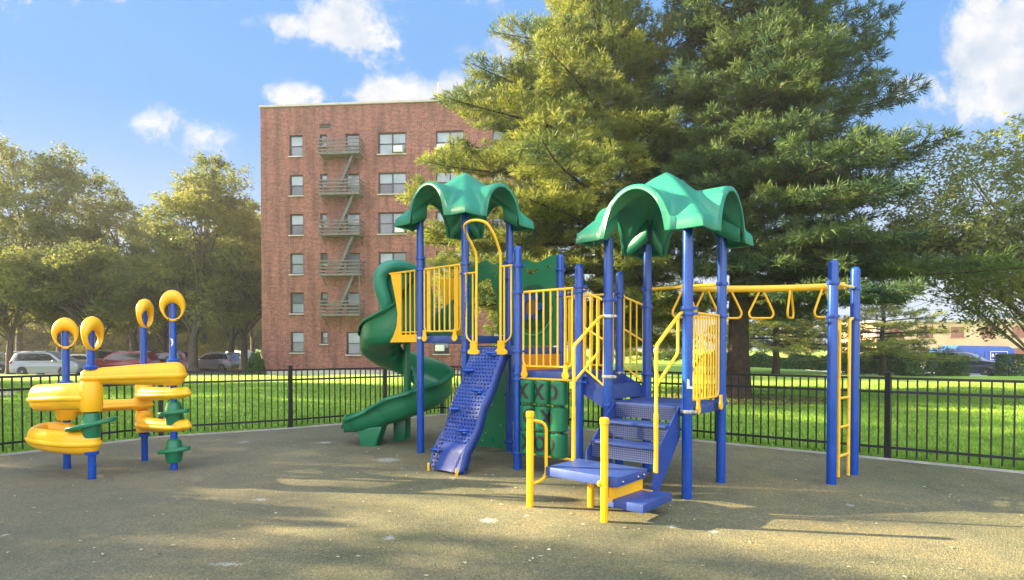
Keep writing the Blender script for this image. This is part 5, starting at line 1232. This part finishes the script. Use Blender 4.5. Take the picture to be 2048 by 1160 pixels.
def sl(px, Y, z=0): q = at(px, 700, Y); return (q.x, q.y, z)
shrub('clipped_hedge', 'clipped upright hedge block left of the dark blue SUV bonnet', sl(1914, 39.5, -.22), (.95, .9, 1.3), 1, True, 7000, cat='hedge')
shrub('clipped_hedge', 'clipped flared hedge block at the right edge of the photo', sl(2020, 39.5, -.22), (1.2, .95, 1.42), 2, True, 8000, cat='hedge')
shrub('clipped_hedge', 'long clipped hedge ending just left of the parked dark blue SUV', sl(1845, 40.5, -.15), (3.2, 1.5, 1.45), 3, True, 16000, cat='hedge')
for k, (px, Y, sx, h, lb) in enumerate(((1600, 46, 3.6, 1.2, 'low spreading shrub behind the small pale pine'), (1680, 44, 4.0, 1.3, 'spreading shrub seen just left of the ladder posts'), (1740, 41, 3.4, 1.55, 'wide green shrub just right of the ladder posts'), (1795, 40, 3.2, 1.45, 'dark green shrub touching the long clipped hedge'), (1520, 49, 4.5, 1.2, 'dark low shrub seen past the big pine trunk'), (1440, 52, 4.5, 1.4, 'dark shrub hidden behind the big pine trunk'))):
    shrub('spreading_shrub', lb, sl(px, Y, .05 if px < 1700 else -.08), (sx, 2.0, h), 10 + k, n=9000, ls=.09)
shrub('added_shade_shrub', 'tall wide shrub added out of view left of the trough maze to shade the ground', (-14.2, 7.7, 0), (3.4, 3.6, 3.9), 40, n=16000, ls=.14)  # unseen, added so its shadow ends the sunlit ground patch on the left
shrub('round_shrub', 'dark rounded shrub at the foot of the brick building corner', sl(511, 40.4, -.3), (1.25, 1.2, 1.75), 30, n=8000)
shrub('low_shrub', 'small brownish shrub in front of the white SUV', sl(466, 40.0, -.3), (.95, .8, .75), 31, n=4000, mt=leafmat('brown_leaves', (.10, .07, .03), (.18, .13, .06), .2, 2))
for k, (px, w_) in enumerate(((600, 2.2), (660, 1.8), (750, 2.6), (830, 2.2))): pass
# wheel stops in front of the dark blue SUV
for k, (px, lb) in enumerate(((1880, 'white concrete wheel stop left of the clipped hedge block'), (1953, 'white concrete wheel stop under the dark blue SUV bumper'))):
    q = at(px, 700, 41.0); m = MB(); m.box((0, 0, .07), (1.5, .16, .14)); o = m.build('wheel_stop', WHT, None, (0, 0, 0), bevel=.03); o.location = (q.x, q.y, -.37); tag(o, lb, 'wheel stop', 'wheel stops at the edge of the lawn')

# ------------------------------------------------------------------ fallen leaves
def leaves():
    r_ = np.random.RandomState(3); n = 700; y = 3.2 + 12 * r_.rand(n) ** 1.1; x = (r_.rand(n) * 2 - 1) * y * .95; k = inside(x, y); x, y = x[k], y[k]; n = len(x)
    s_ = .012 + .016 * r_.rand(n); a = r_.rand(n) * 6.28; V = np.empty((n, 4, 3))
    for i, (u_, w_) in enumerate(((1, 0), (0, .5), (-1, 0), (0, -.5))):
        V[:, i, 0] = x + s_ * (u_ * np.cos(a) - w_ * np.sin(a)); V[:, i, 1] = y + s_ * (u_ * np.sin(a) + w_ * np.cos(a)); V[:, i, 2] = .006 + (.012 * r_.rand(n) if i % 2 else .003)
    o = tri_mesh('fallen_leaves', V.reshape(-1, 3), mat('dry_leaf', (.30, .22, .08), .8, .2, col2=(.60, .55, .42), vscale=3), nv=4); tag(o, 'small dry leaves and pale flecks scattered over the play surface', 'leaves', kind='stuff')
leaves()
# ------------------------------------------------------------------ haze
def haze():
    m = bpy.data.materials.new('haze'); m.use_nodes = True; nt = m.node_tree; nt.nodes.remove(nt.nodes['Principled BSDF'])
    pv = nt.nodes.new('ShaderNodeVolumePrincipled'); pv.inputs['Color'].default_value = (.93, .95, 1, 1); pv.inputs['Density'].default_value = HAZE; pv.inputs['Anisotropy'].default_value = .2
    nt.links.new(pv.outputs[0], nt.nodes['Material Output'].inputs['Volume'])
    g = MB(); g.box((0, 30, 10.2), (330, 215, 23.4)); o = g.build('haze', m, smooth=False); tag(o, 'thin pale haze in the air between the trees', 'haze', kind='stuff')
HAZE = .0007
if HAZE: haze()
